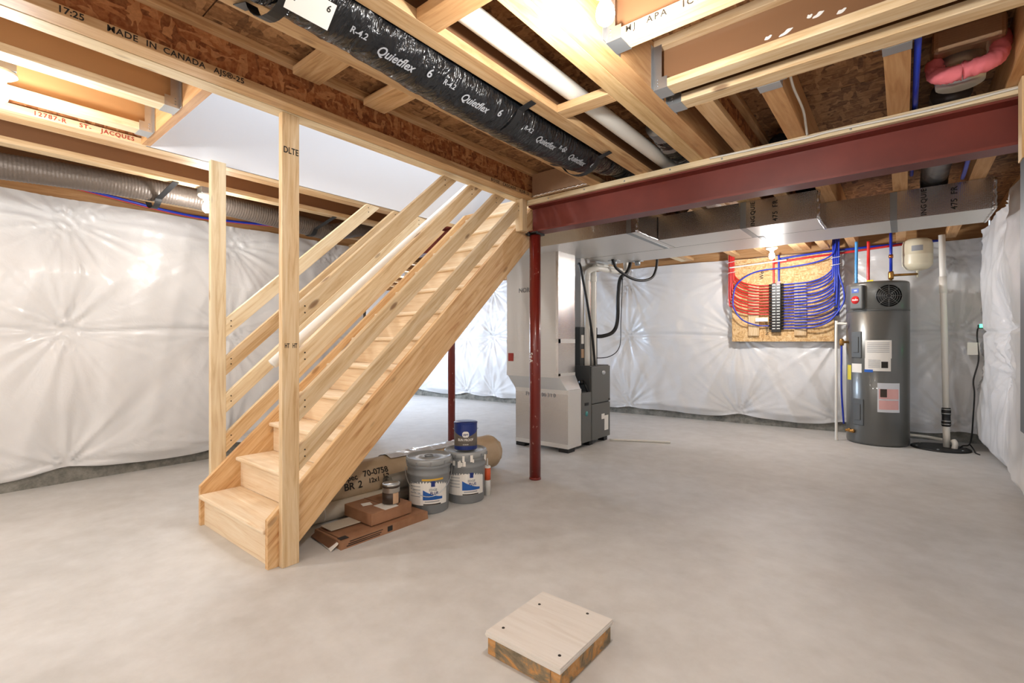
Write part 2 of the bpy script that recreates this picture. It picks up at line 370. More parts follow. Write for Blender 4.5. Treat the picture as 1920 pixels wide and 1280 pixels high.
# ------------------------------------------------------------------ timber framing overhead
def ijoist(p0, p1, label, group=None, web='osb_web', fl='flange', fl_low=None, name='floor_joist', hanger=None, fw=.089, hangers=()):
    p0, p1 = V((*p0, 0)), V((*p1, 0)); z = V((0,0,1)); t = thing(name, ((p0+p1)/2)+z*ZJ, label, 'joist', group)
    board('bottom_flange', p0+z*(ZJ+.019), p1+z*(ZJ+.019), fw, .038, fl_low or fl, t)
    board('top_flange', p0+z*(ZS-.019), p1+z*(ZS-.019), fw, .038, fl, t)
    board('web', p0+z*((ZJ+ZS)/2), p1+z*((ZJ+ZS)/2), .011, ZS-ZJ-.072, web, t)
    for h, sgn in hangers: make_hanger(t, h, (p1-p0).normalized()*sgn, fw)
    return t
def make_hanger(t, p, d, fw):
    """face hanger: stirrup under the flange, two side straps, nail holes"""
    p = V((*p, ZJ)); d = V(d); s = d.cross(V((0,0,1))); e = .0025; h = MB(); Lh = .065
    def bx(a0, a1, b0, b1, c0, c1):
        q = [p+d*a+s*bb+V((0,0,cc)) for cc in (c0, c1) for a, bb in ((a0,b0),(a1,b0),(a1,b1),(a0,b1))]; h.hexa(q[:4], q[4:])
    w2 = fw/2
    bx(0, Lh, -w2-e, w2+e, -e, 0); bx(0, Lh, w2, w2+e, 0, .05); bx(0, Lh, -w2-e, -w2, 0, .05)
    bx(0, .04, w2, w2+e, .05, .2); bx(0, .04, -w2-e, -w2, .05, .2); bx(0, e, -w2-.03, -w2, 0, .2); bx(0, e, w2, w2+.03, 0, .2)
    o = h.build('hanger', 'galv', t)
    for k in range(3):
        for sg in (-1, 1):
            q = p+d*(.02)+s*sg*(w2+e)+V((0,0,.014+.014*k)); n = MB(); n.lathe([(.001, 0), (.004, .0005), (.003, .002)], n=8)
            n.build('nail', 'galv_dull', o, frame(q, d, V((0,0,1))) if sg > 0 else frame(q, -d, V((0,0,1))))
H0, H1 = (-2.38, CY0+.05), (-2.38, 7.0)
hj = ijoist(H0, H1, 'inner joist of the doubled stair-opening header stamped with black print', 'doubled stair header', fl_low='flange')
ijoist((-2.475, CY0+.05), (-2.475, 7.0), 'pale outer joist of the doubled stair-opening header above the newel post', 'doubled stair header', fl='pine_pale')
F = lambda y, z=ZJ+.019: frame((-2.3352, y, z), (0,1,0), (0,0,1))
def words(seq, size, z, y0, y1, M, m_, par):
    # one lettering part per word, spread between y0 and y1
    tot = sum(len(q) for q in seq)+len(seq)-1; p = y0; step = (y1-y0)/tot
    for q in seq:
        text(q, size, M(p+step*len(q)/2, z), m_, par, spacing=step/size/.62); p += step*(len(q)+1)
words(['17:25'], .034, ZJ+.019, .285, .39, F, 'ink', hj); words(['MADE', 'IN', 'CANADA', 'AJS®-25'], .034, ZJ+.019, .44, .945, F, 'ink', hj); words(['BOISE', 'CASCADE', 'AJS®-25'], .030, ZJ+.019, 2.61, 3.10, F, 'ink', hj)
tj = ijoist((-3.545, CY0+.05), (-3.545, 6.9), 'stamped joist edging the stair opening on its white drywall side', fl='pine')
ijoist((-3.635, CY0+.05), (-3.635, 6.9), 'joist doubled up behind the stair-opening edge', fl='flange')

words(['12787-R', 'ST-', 'JACQUES'], .032, ZJ+.019, .34, .79, lambda y, z: frame((-3.4998, y, z), (0,1,0), (0,0,1)), 'ink_red', tj)
for x, lab in ((-4.13, 'joist between the stair opening and the silver flexible duct'), (-4.84, 'joist on the wall side of the silver flexible duct')):
    ijoist((x, CY0+.05), (x, 6.8), lab, web='web_brown', fl='pine')
for k, x in enumerate((-5.75, -6.4, -7.05, -7.7, -8.35)):
    ijoist((x, 3.5), (x, 6.7), 'joist over the far alcove beyond the stairs', 'alcove joists', web='web_brown')
# stair header and hung joists at the near end of the opening
board('stair_header', (OX0, OY0-.022, ZJ+.115), (OX1, OY0-.022, ZJ+.115), .044, .228, 'lvl', None, label='orange laminated header across the near end of the stair opening', cat='header')
for x, lab in ((-2.86, 'pale-bottomed joist hung on the stair header nearer the newel post'), (-3.30, 'grey-bottomed joist hung on the stair header beside the stamped joist')):
    ijoist((x, CY0+.05), (x, OY0-.046), lab, web='web_tan', fl='pine', fl_low='pine_pale', hangers=[((x, OY0-.046), -1)])
# joists right of the header
ijoist((-1.775, CY0+.05), (-1.775, 7.05), 'joist on the stair side of the black flexible duct', fl='flange')
ijoist((-1.412, CY0+.05), (-1.412, 7.1), 'joist between the black flexible duct and the white pipe', fl='flange', web='web_brown')
lv = thing('laminated_beam', (-.99, 2, ZJ), 'doubled laminated timber beam carrying the hung joists', 'timber beam')
for x, m_ in ((-1.036, 'lvl_pale'), (-.947, 'lvl')): board('ply', (x, CY0+.05, ZJ+.115), (x, 7.1, ZJ+.115), .0875, .229, m_, lv)
for y, lab, wb in ((.75, 'joist hung on the laminated beam farthest from the steel beam', 'web_brown'), (1.25, 'joist hung on the laminated beam just short of the bare bulb', 'web_brown'), (1.735, 'stamped joist hung on the laminated beam next to the bare bulb', 'web_brown'),
               (2.195, 'joist with plaster-splashed brown web hung on the laminated beam', 'web_brown'), (2.375, 'joist carrying the short stub joists in front of the steel beam', 'web_brown')):
    t = ijoist((-.903, y), (.73, y), lab, web=wb, fl='pine', hangers=[((-.903, y), 1)])
    if y == 1.735: words(['MJ', 'APA', 'ICC-ES'], .034, ZJ+.019, -.83, -.45, lambda x, z: frame((x, y-.0452, z), (1,0,0), (0,0,1)), 'ink', t)
    if y == 2.195:
        q = np.random.default_rng(12)
        for k in range(9):
            x = -.42+.06*k+q.uniform(-.02, .02); ph = q.uniform(0, 6)
            patch('plaster_splash', q.uniform(.02, .07), .02, frame((x, y-.0062, 2.385+q.uniform(0, .07)), (1,0,.35), (0,0,1)), 'white', t, shape=lambda u, ph=ph: (-.007*math.sin(math.pi*u)-.001, .006*math.sin(math.pi*u)*(1+.5*math.sin(9*u+ph))+.001))
        cb = MB(); cb.tube(bez([(-.02,y-.02,2.53), (-.03,y-.03,2.44), (.0,y-.025,2.40), (.02,y-.03,2.46), (.03,y-.02,2.53)]), .005, 8); cb.build('cable_loop', 'cable_white', t)
ijoist((-.76, 2.42), (-.76, 7.2), 'short joist beside the laminated beam above the steel beam', fl='flange')
for x, lab, cable in ((-.475, 'orange solid stub joist with a white cable beside it', 1), (-.02, 'solid stub joist beside the blue water pipe', 0), (.41, 'solid stub joist next to the pink insulated duct boot', 0)):
    t = thing('stub_joist', (x, 4.8, ZJ), lab, 'joist')
    board('timber', (x, 2.42, ZJ+.114), (x, 7.3, ZJ+.114), .089, .226, 'lvl', t); make_hanger(t, (x, 2.422), (0,1,0), .089)
def block(p0, p1, lab, w=.038, h=.089, m_='flange', grp=None): return board('blocking', p0, p1, w, h, m_, None, label=lab, cat='blocking', group=grp)
block((-1.367, 2.085, ZJ+.019), (-1.081, 2.085, ZJ+.019), 'timber block under the white pipe near the steel beam', .089, .038)
block((-1.367, 1.18, ZJ+.019), (-1.081, 1.18, ZJ+.019), 'timber block across the white pipe away from the steel beam', .105, .038, 'lvl')
block((-2.334, 1.22, ZS-.06), (-1.821, 1.22, ZS-.06), 'blocking above the print CANADA between header and duct joist', .14, .038)
block((-2.334, 1.62, ZS-.06), (-1.821, 1.62, ZS-.06), 'blocking closer to the foil board between header and duct joist', .14, .038)
b = MB(); b.box((-2.333, 3.12, ZJ), (-1.821, 3.14, ZS-.045)); o = b.build('foil_board', 'foil_brown'); tag(o, 'crinkled foil-faced board closing the bay above the steel beam', 'foil board')
b = MB(); b.smooth = True
b.tube([(-2.33+.51*k/40, 3.117, ZJ+.008+.004*math.sin(k*1.9)) for k in range(41)], .007, 7); b.build('tape', 'foil', o)

# ------------------------------------------------------------------ steel
def ibeam(x0, x1, label, y=3.25):
    t = thing('steel_beam', ((x0+x1)/2, y, 2.06), label, 'steel beam')
    b = MB(); P = [(y-.065,2.06),(y+.065,2.06),(y+.065,2.074),(y+.006,2.082),(y+.006,2.262),(y+.065,2.270),(y+.065,2.282),(y-.065,2.282),(y-.065,2.270),(y-.006,2.262),(y-.006,2.082),(y-.065,2.074)]
    b.prism(P, 'x', x0, x1); b.build('i_section', 'steel_red', t); return t
ibeam(-2.42, .73, 'dark red steel I-beam spanning from the column to the right wall')
ibeam(-5.18, -3.455, 'red steel I-beam half hidden behind the stair railing', 3.32)
pl = board('sill_plate', (-2.42, 3.228, 2.301), (.73, 3.228, 2.301), .146, .0375, 'pine_pale', None, label='pale timber plate lying on the long red steel beam', cat='plate')
for k in range(9):
    n = MB(); n.lathe([(.001, 0), (.006, .0005), (.004, .002)], n=8); n.build('screw', 'galv_dull', pl, frame((-2.2+k*.33, 3.1548, 2.296+.006*(k % 2)), (1,0,0), (0,0,1)))
board('sill_plate', (-5.18, 3.31, 2.301), (-3.455, 3.31, 2.301), .146, .0375, 'pine', None, label='timber plate on the steel beam behind the railing', cat='plate')
def column(x, y, r, label, txt=False):
    t = thing('steel_column', (x, y, 0), label, 'column')
    b = MB(); b.lathe([(r, .0), (r, 2.05)], (x, y, 0), 28); b.build('tube', 'column_red', t)
    b = MB(); b.lathe([(r*1.06, 0), (r*1.06, .012), (r, .02)], (x, y, 0), 28); b.build('foot_ring', 'column_red', t)
    b = MB(); b.box((x-.055, y-.06, 2.044), (x+.055, y+.06, 2.06)); b.build('cap_plate', 'black', t)
    if txt: b = MB(); b.tube([(x+.0, y-.07, 2.052), (x+.03, y-.09, 2.05), (x+.1, y-.11, 2.045)], .006, 8); b.lathe([(.014, 2.03), (.014, 2.06)], (x-.01, y-.075, 0), 6); b.build('bolt', 'black', t)
    if txt: text('S+A', .05, frame((x-.01, y-r-.0005, 1.02), (0,0,-1), (1,0,0)), 'paper', t)
column(-2.40, 3.25, .047, 'glossy dark red steel column at the top end of the stairs', True)
column(-3.505, 3.34, .036, 'slimmer red steel column under the stairs behind the paint can')
# cable along the plate
b = MB(); b.tube(bez([(-.95, 3.147, 2.312), (-.45, 3.145, 2.30), (-.3, 3.146, 2.305), (.1, 3.146, 2.296), (.41, 3.148, 2.307), (.62, 3.149, 2.31)], 10), .006, 7)
tag(b.build('electric_cable', 'cable_white'), 'thin white cable stapled along the plate over the red beam', 'cable')
b = MB(); b.tube(bez([(-.40, 2.43, 2.40), (-.405, 2.6, 2.36), (-.40, 2.85, 2.345), (-.414, 3.05, 2.335), (-.42, 3.14, 2.316)], 10), .006, 7)
tag(b.build('electric_cable', 'cable_white'), 'white cable dropping beside the orange stub joist', 'cable')

# ------------------------------------------------------------------ lamps (porcelain holder + bare bulb)
def lamp(x, y, z, label, power=BULB_W, up=.0, group=None):
    t = thing('bulb_lamp', (x, y, z-.1), label, 'lamp', group)
    b = MB(); b.lathe([(.001, z+.075), (.058, z+.075), (.06, z+.062), (.045, z+.05), (.026, z+.042), (.024, z+.03)], (x, y, 0), 24); b.build('lamp_holder', 'white', t)
    if up:
        b = MB(); b.box((x-.05, y-.05, z+.075), (x+.05, y+.05, z+.075+up)); b.build('junction_box', 'galv_dull', t)
    b = MB(); b.lathe([(.013, z+.035), (.015, z+.02), (.028, z-.005), (.032, z-.028), (.027, z-.048), (.014, z-.06), (.001, z-.063)], (x, y, 0), 20); o = b.build('bulb', 'bulb_glow', t)
    l = bpy.data.lights.new('bulb_light', 'POINT'); l.energy = power; l.shadow_soft_size = .045; l.color = (1, .985, .97)
    lo = bpy.data.objects.new('bulb_light', l); put(lo, Matrix.Translation((x, y, z-.13)), t)
lamp(-.775, 1.445, 2.275, 'bare glowing bulb beside the laminated beam and stamped joist', power=BULB_W*1.0, up=.2)
lamp(-3.08, .21, 2.265, 'bare glowing bulb between the joists hung on the stair header', power=BULB_W*.6, up=.21)
lamp(-4.13, 1.37, 2.20, 'bare glowing bulb beside the silver duct and slimmer railing post', power=BULB_W*.5, up=.045)
lamp(-1.17, 6.15, 2.16, 'bare glowing bulb above the plumbing board', power=BULB_W*1.5, up=.315)
lamp(-.10, -1.6, 2.265, 'added unseen fill bulb over the open floor opposite the furnace', power=BULB_W*1.35, up=.2)  # out-of-view bulb added to light the room from the camera side
lamp(-2.1, -1.6, 2.265, 'added unseen fill bulb over the floor by the plain wall', power=BULB_W*1.35, up=.2)  # second bulb added behind the camera as fill
lamp(-4.13, -1.3, 2.245, 'added unseen fill bulb near the left wall away from the stairs', power=BULB_W*1.35)  # also added behind the camera, for softer light
lamp(-6.6, 5.2, 2.2, 'added unseen bulb brightening the far alcove', power=BULB_W*.6, up=.275)  # hidden bulb added to brighten the alcove

# ------------------------------------------------------------------ stairs
RISE, RUN, YF = .1977, .2135, 1.095
SL = RISE/RUN; SX0, SX1 = -3.44, -2.48
st = thing('staircase', ((SX0+SX1)/2, 2.3, 0), 'unfinished pine staircase with closed stringers and plywood risers', 'stairs')
def zt(y): return .372+(y-1.23)*SL        # top edge of stringer
def zb(y): return .066+(y-1.23)*SL
y_floor = 1.23-.066/SL; y_top = YF+RUN*12.6
for x0, x1 in ((SX0, SX0+.03), (SX1-.03, SX1)):
    # local X along the slope so that the grain follows it
    a = math.atan(SL); c, s = math.cos(a), math.sin(a); M = frame((x0, YF, 0), (0, c, s), (1, 0, 0)) # local z = x cross y
    P = [(YF, 0), (y_floor, 0), (y_top, zb(y_top)), (y_top, min(zt(y_top), 2.55)), (YF+RUN*11.0, zt(YF+RUN*11.0)), (YF, zt(YF))]
    if x1 == SX1:    # the right stringer is cut level under the doubled header
        P = [(YF, 0), (y_floor, 0), (1.23+(ZJ-.001-.066)/SL, ZJ-.001), (1.23+(ZJ-.001-.372)/SL, ZJ-.001), (YF, zt(YF))]
    b = MB(); n = len(P); Mi = M.inverted(); vs = [Mi @ V((xx, p[0], p[1])) for xx in (x0, x1) for p in P]
    b.add(vs, [tuple(range(n))[::-1], tuple(range(n, 2*n))]+[(i, (i+1) % n, n+(i+1) % n, n+i) for i in range(n)])
    b.build('stringer', 'pine_stair', st, M, bevel=.002)
for k in range(1, 13):
    y = YF+RUN*(k-1); z = RISE*k; xr = SX1-.03 if z < ZJ else OX1-.001
    board('tread', (SX0+.03, y+.115+.0, z-.0135), (xr, y+.115, z-.0135), .255, .027, 'tread', st).modifiers['bevel'].width = .010
for k in range(1, 14):
    y = YF+.022+RUN*(k-1); z0 = RISE*(k-1); z1 = RISE*k-.027; xr = SX1-.03 if z1 < ZJ else OX1-.001
    board('riser', (SX0+.03, y+.006, (z0+z1)/2), (xr, y+.006, (z0+z1)/2), .012, z1-z0, 'tread', st)
def railing(xp, tops, label, yp, hi, m_post, mats, block_=False):
    t = thing('stair_railing', (xp, yp, 0), label, 'railing')
    board('post', (xp, yp+.0445, 0), (xp, yp+.0445, hi), .089, .038, m_post, t, up=(1,0,0))
    a = math.atan(SL)
    for z, m_ in zip(tops, mats):
        y0 = yp+.089; zc0 = z-.061+(y0-1.25)*SL
        y1 = min(y0+(ZJ-.0-zc0-.03)/SL, 3.13); zc1 = zc0+(y1-y0)*SL
        board('rail', (xp, y0, zc0), (xp, y1, zc1), .038, .089, m_, t, endcut=(-SL, -SL if y1 < 3.1 else -SL))
        for yy in (y0+.03, y1-.05):
            for dz in (-.015, .02):
                n = MB(); n.lathe([(.001, 0), (.0045, .0005), (.003, .0015)], n=8); n.build('nail', 'ink', t, frame((xp+.0192, yy, zc0+(yy-y0)*SL+dz), (0,1,0), (0,0,1)))
    if block_: board('hanging_block', (xp+.0185, 3.115, 2.06), (xp+.0185, 3.115, ZJ), .06, .075, 'pine', t, up=(1,0,0))
    return t
rr = railing(SX1+.019, (1.363, 1.118, .868, .608), 'pine railing nailed to the tall newel post by the open floor', 1.15, ZJ, 'pine', ['pine']*4, True)
for z, s_ in ((1.13, 'KD'), (2.13, 'DLTS')):
    for dx in ((-.02, .02) if s_ == 'KD' else (0,)): 
        text('HT' if s_ == 'KD' else 'DLTE', .034 if s_ == 'KD' else .045, frame((SX1+.0386, 1.195+dx, z), (0,1,0), (0,0,1)), 'ink', rr, name='grade_stamp', sx=.55 if s_ == 'KD' else .75)
railing(SX0-.02, (1.30, 1.05, .805, .545), 'pine railing on the plastic-wall side of the stairs', 1.165, ZJ, 'pine_pale', ['pine_pale', 'pine', 'pine_pale', 'pine'])
b = MB(); p0, p1 = V((-2.57, 1.16, 1.035)), V((-2.57, 3.2, 1.035+2.04*.885)); b.tube([p0, p0.lerp(p1, .02), p0.lerp(p1, .5), p1], .027, 18)
hr = b.build('handrail', 'white'); tag(hr, 'smooth white round handrail running up inside the railing', 'handrail')
for f in (.15, .5, .85):
    q = p0.lerp(p1, f); b = MB(); b.tube([q+V((0,0,-.02)), q+V((.03,0,-.05)), q+V((.052 if f > .8 else .092,0,-.055))], .007, 8); b.build('bracket', 'galv_dull', hr)

# ------------------------------------------------------------------ ducts overhead
def crinkle(r, amp, seed, nl=6):
    q = np.random.default_rng(seed); ks = [(q.integers(2, 9), q.uniform(.15, .9), q.uniform(0, 6.28), q.uniform(.3, 1)) for _ in range(nl)]
    def f(i, a):
        s = 0
        for k, w_, ph, am in ks: s += am*abs(math.sin(k*a*.5+w_*i+ph+1.3*math.sin(i*.13+ph)))
        return r*(1-amp*s/nl*1.6)
    return f
fd = thing('flexible_duct', (-1.59, 1.6, 2.2), 'fat shiny black insulated flexible duct strapped under the joists', 'duct')
pth = [(-1.592+.012*math.sin(y*2.1), y, 2.345+.018*math.sin(y*2.6)*(y < 2.95)+(.09*max(0, (y-2.6))/.5 if y < 3.1 else .09)) for y in np.arange(CY0+.1, 4.45, .02)]
b = MB(); cf_ = crinkle(.131, .13, 3, 8); b.tube(pth, .128, 40, rf=lambda i, a: cf_(i, a)*(1 if pth[i][1] < 2.75 else max(.84, 1-.16*(pth[i][1]-2.75)/.35))); b.build('sleeve', 'flex_black', fd)
def strap(y, x0=-1.775, x1=-1.412, zc=2.345, r=.134, xc=-1.592, parent=None, m_='rubber', zt_=ZJ-.003, w_=.04):
    P = [(x0-.02, zt_)]+[(xc+r*math.sin(a), zc-r*math.cos(a)) for a in np.linspace(-1.2, 1.2, 13)]+[(x1+.02, zt_)]
    b = MB(); vs = [(p[0], y+dy+(p[0]-xc)*.12, p[1]-e) for p in P for dy, e in ((0,0),(w_,0),(w_,.003),(0,.003))]; fs = []
    for i in range(len(P)-1):
        for k in range(4): fs.append((4*i+k, 4*i+(k+1) % 4, 4*i+4+(k+1) % 4, 4*i+4+k))
    fs += [(0,1,2,3), tuple(4*len(P)-4+k for k in (3,2,1,0))]; b.add(vs, fs); return b.build('strap', m_, parent)
for y in (.70, 1.83, 2.62): strap(y, parent=fd)
def duct_text(s, y, size, ang, m_='ink_grey', sx=1):
    # on the sleeve, seen from the stair opening side; ang = angle off straight down towards +x (room side)
    r = .132; n = V((math.sin(ang), 0, -math.cos(ang))); M = frame(V((-1.592, y, 2.345))+n*r, (0,1,0), n.cross(V((0,1,0))))
    return text(s, size, M, m_, fd, bend=0, sx=sx, shear=.35 if len(s) > 5 else .1)
for y in (.98, 1.42, 1.98, 2.30):
    duct_text('R-4.2', y, .032, .75); duct_text('Quietflex', y+.17, .05, .62, sx=.9); duct_text('6', y+.33, .05, .75)
n_ = V((math.sin(.75), 0, -math.cos(.75))); Mt = frame(V((-1.592, .80, 2.345))+n_*.1345, (0,1,0), n_.cross(V((0,1,0))))
lb = patch('duct_label', .15, .085, Mt, 'paper', fd); text('6', .03, Mt @ Matrix.Translation((.055, .02, .001)), 'ink', lb); 
b = MB(); b.tube([(-1.285, y, 2.402) for y in np.linspace(CY0+.1, 3.6, 12)], .043, 20)
pp = b.build('drain_pipe', 'pvc'); tag(pp, 'white plastic drain pipe running between the joists', 'pipe')
for k in range(5):
    [patch('print_dash', .02+.006*(q % 3), .004, frame((-1.285+.0432*math.sin(-.9), .9+k*.5+.045*q, 2.402-.0432*math.cos(.9)), (0,1,0), (.6,0,-.78)), 'ink_grey', pp, n=2) for q in range(8)]
# second black flexible duct over the steel beam
fd2 = thing('flexible_duct', (-1.19, 3.4, 2.3), 'short black flexible duct with clear wrap squeezed over the steel beam', 'duct')
b = MB(); b.tube(bez([(-1.155, 2.86, 2.46), (-1.155, 2.98, 2.43), (-1.155, 3.25, 2.415), (-1.155, 3.9, 2.415), (-1.155, 4.4, 2.42)], 24), .075, 30, rf=crinkle(.078, .2, 5, 7)); b.build('sleeve', 'flex_black', fd2)
b = MB(); b.tube(bez([(-1.155, 2.80, 2.465), (-1.155, 2.9, 2.45), (-1.155, 3.04, 2.425)], 12), .075, 24, rf=crinkle(.080, .16, 6, 6)); b.build('clear_wrap', 'galv_dull', fd2)
# silver flexible duct along the left wall
sd = thing('flexible_duct', (-4.48, 1.5, 2.2), 'silver-brown spiral flexible duct hanging along the left wall', 'duct')
pth = [(-4.475+.02*math.sin(y*1.5), y, 2.285+.03*math.cos(y*2.0-2.6)*(1-min(1, max(0, (y-2.6)/.5)))+.126*min(1, max(0, (y-2.6)/.5))) for y in np.arange(CY0+.1, 4.6, .006)]
b = MB(); b.tube(pth, .085, 22, rf=lambda i, a: .083+.0016*math.sin(i*2*math.pi/3.3)+.0015*math.sin(3*a+i*.05)); b.build('sleeve', 'flex_silver', sd)
for y in (1.10, 2.36): strap(y, -4.13, -4.84, 2.275, .093, -4.475, sd) if False else strap(y, -4.84, -4.13, 2.275, .095, -4.475, sd)
for k, (m_, dx, lab) in enumerate((('red_pex', 0, 'red water tube tucked under the joist by the left wall'), ('blue_pex', .03, 'blue water tube tucked under the joist by the left wall'))):
    b = MB(); b.tube(bez([(-5.0+dx, .2, 2.40), (-5.02+dx, .9, 2.34), (-5.04+dx, 1.4, 2.30), (-5.06+dx, 1.8, 2.31), (-5.0+dx, 2.5, 2.36)], 8), .011, 8); tag(b.build('water_tube', m_), lab, 'pipe')
# trunk ducts
def boxduct(name, x0, x1, y0, y1, z0, z1, label, mats=('foil', 'foil_white'), seams=(), parent=None):
    t = parent or thing(name, ((x0+x1)/2, (y0+y1)/2, z0), label, 'duct')
    b = MB(); b.box((x0, y0, z0), (x1, y1, z1)); b.mi = [1 if i % 6 == 0 else 0 for i in range(len(b.f))]; b.build('casing', list(mats), t)
    for x in seams:
        b = MB(); b.box((x-.022, y0-.002, z0-.002), (x+.022, y1+.002, z1)); b.build('seam_tape', 'galv_dull', t)
    return t
TZ = 2.10
rt = boxduct('trunk_duct', -3.50, -1.78, 3.89, 4.775, TZ, 2.318, 'wide foil-wrapped return air trunk in front of the furnace', seams=(-1.86,))
ft = boxduct('trunk_duct', -1.775, -.505, 4.335, 4.775, TZ, 2.318, 'narrower foil-wrapped trunk duct with black print behind the steel beam', seams=(-1.04,))
sp = boxduct('trunk_duct', -3.25, .50, 4.785, 5.32, TZ, 2.318, 'long foil-wrapped supply trunk reaching towards the right wall', seams=(-.06, -1.0))
for dk in ((-3.48, 3.885, -1.79), ): pass
b = MB(); 
for k in range(60):
    pass
def edge_tape(pts, t, r=.012, m_='foil'):
    P = bez(pts, 16); P = [p+V(rng.uniform(-.003, .003, 3)) for p in P]; b = MB(); b.tube(P, r, 7); b.build('edge_tape', m_, t)
edge_tape([(-1.778, 3.89, TZ+.004), (-1.778, 4.33, TZ+.004)], rt); edge_tape([(-1.778, 3.885, TZ), (-1.778, 3.885, 2.31)], rt)
edge_tape([(-.505, 4.33, TZ+.004), (-.505, 4.775, TZ+.004)], ft); edge_tape([(-.505, 4.332, TZ), (-.505, 4.332, 2.31)], ft); edge_tape([(.5, 4.785, TZ+.003), (.5, 5.3, TZ+.003)], sp); edge_tape([(.5, 4.783, TZ), (.5, 4.783, 2.31)], sp)
def vtext(s, x, y, size, t, dz=0): text(s, size, frame((x, y-.0012, (TZ+2.318)/2+dz), (0,0,1), (-1,0,0)), 'ink', t, name='print', spacing=1.1)
vtext('ING', -.965, 4.335, .045, ft, -.06); vtext('QUIE', -.965, 4.335, .045, ft, .045); vtext('475', -.80, 4.335, .05, ft, -.045); vtext('FR', -.80, 4.335, .05, ft, .055); vtext('ING', .12, 4.785, .045, sp, -.06); vtext('QUIE', .12, 4.785, .045, sp, .045); vtext('475', .29, 4.785, .05, sp, -.045); vtext('FR', .29, 4.785, .05, sp, .055)
def stub(x, label, y0=4.56, m_='flex_black', r=.085, pts=None, nm='branch_duct'):
    t = thing(nm, (x, y0, 2.3), label, 'duct'); b = MB()
    b.tube(bez(pts, 20), r, 26, rf=crinkle(r*1.05, .14, int(abs(x*100)), 7)); b.build('sleeve', m_, t)
    return t
stub(-.85, 'silver collared branch duct on top of the printed trunk', pts=[(-.86, 3.55, 2.44), (-.86, 4.0, 2.42), (-.855, 4.3, 2.39), (-.85, 4.55, 2.30)], m_='flex_grey', r=.075) if False else None
t = thing('branch_collar', (-.86, 4.24, 2.2), 'round metal collar with dark flexible duct above the printed trunk', 'duct')
b = MB(); b.tube(bez([(-.62, 3.5, 2.43), (-.62, 4.0, 2.425), (-.62, 4.42, 2.425), (-.62, 4.53, 2.40), (-.62, 4.575, 2.35), (-.62, 4.58, 2.312)], 14), .07, 22, rf=crinkle(.075, .1, 9, 6)); b.build('sleeve', 'flex_black', t)
b = MB(); b.lathe([(.082, 0), (.082, .03), (.078, .035)], (-.62, 4.05, 2.42), 24, 'y'); b.build('collar', 'galv', t)
stub(.20, 'grey taped flexible duct rising from the far end of the supply trunk', pts=[(.19, 3.35, 2.44), (.19, 3.7, 2.43), (.19, 4.2, 2.43), (.185, 4.75, 2.43), (.183, 4.90, 2.405), (.182, 4.955, 2.35), (.182, 4.965, 2.312)], m_='flex_grey', r=.085)
bt = thing('duct_boot', (.2, 3.0, 2.4), 'foil duct boot wrapped in pink insulation beside the stub joist', 'duct boot')
b = MB(); b.box((.10, 2.86, 2.44), (.34, 3.10, 2.548)); b.build('foil_box', 'foil_brown', bt, bevel=.02)
b = MB(); b.lathe([(.085, 2.33), (.09, 2.38), (.088, 2.45)], (.2, 3.0, 0), 22); b.build('metal_collar', 'galv', bt)
for k, P in enumerate(([(.33, 2.99, 2.50), (.325, 2.93, 2.43), (.31, 2.90, 2.37), (.27, 2.88, 2.345), (.2, 2.885, 2.34)], [(.2, 2.88, 2.335), (.14, 2.885, 2.34), (.115, 2.92, 2.37), (.11, 2.95, 2.43)])):
    b = MB(); b.tube(bez(P, 8), .03, 16, rf=crinkle(.046, .42, 11+k, 8)); b.build('insulation', 'pink_wool', bt)
for (x, y0, y1, lab) in ((.045, 2.44, 3.14, 'blue water pipe alongside the solid stub joist'),):
    b = MB(); b.tube([(x, y0, 2.345), (x, y1, 2.345), (x+.0, 4.0, 2.36), (x, 4.6, 2.38)], .012, 10); tag(b.build('water_pipe', 'blue_pex'), lab, 'pipe')
b = MB(); b.tube(bez([(.335, 3.4, 2.36), (.32, 3.9, 2.33), (.32, 4.4, 2.30), (.33, 4.75, 2.335)], 10), .012, 10); tag(b.build('water_pipe', 'blue_pex'), 'curved blue water pipe above the end of the supply trunk', 'pipe')

# ------------------------------------------------------------------ return air drop and furnace
dr = thing('return_air_drop', (-3.02, 4.36, 0), 'tall white foil-wrapped return air duct standing behind the red column', 'duct')
b = MB(); b.box((-3.50, 4.20, .79), (-2.80, 4.53, TZ)); b.mi = [1]*6; b.mi[3] = 0; b.build('upper_casing', ['foil', 'foil_white'], dr)
b = MB(); b.hexa([(-3.37, 4.20, .63), (-2.68, 4.20, .63), (-2.68, 4.46, .63), (-3.37, 4.46, .63)], [(-3.50, 4.20, .79), (-2.80, 4.20, .79), (-2.80, 4.53, .79), (-3.50, 4.53, .79)]); b.build('offset_collar', 'galv', dr)
b = MB(); b.box((-3.37, 4.20, .05), (-2.68, 4.46, .63)); b.mi = [0]*6; b.mi[3] = 1; b.build('lower_casing', ['foil', 'foil_white'], dr)
for z, x0, x1, yb in ((1.16, -3.50, -2.80, 4.53), (.795, -3.50, -2.80, 4.53), (.625, -3.37, -2.68, 4.46), (.065, -3.37, -2.68, 4.46)):
    b = MB(); b.box((x0-.002, 4.197, z-.022), (x1+.002, yb, z+.022)); b.build('foil_tape', 'foil_white', dr)
b = MB(); b.box((-2.83, 4.198, .79), (-2.798, 4.24, TZ)); b.build('corner_tape', 'foil', dr)
for x in (-3.31, -2.74):
    b = MB(); b.box((x-.06, 4.205, 0), (x+.06, 4.33, .05)); b.build('foot_block', 'rubber', dr)
patch('red_sticker', .075, .09, frame((-3.44, 4.197, .98), (1,0,0), (0,0,1)), 'ink_red', dr)
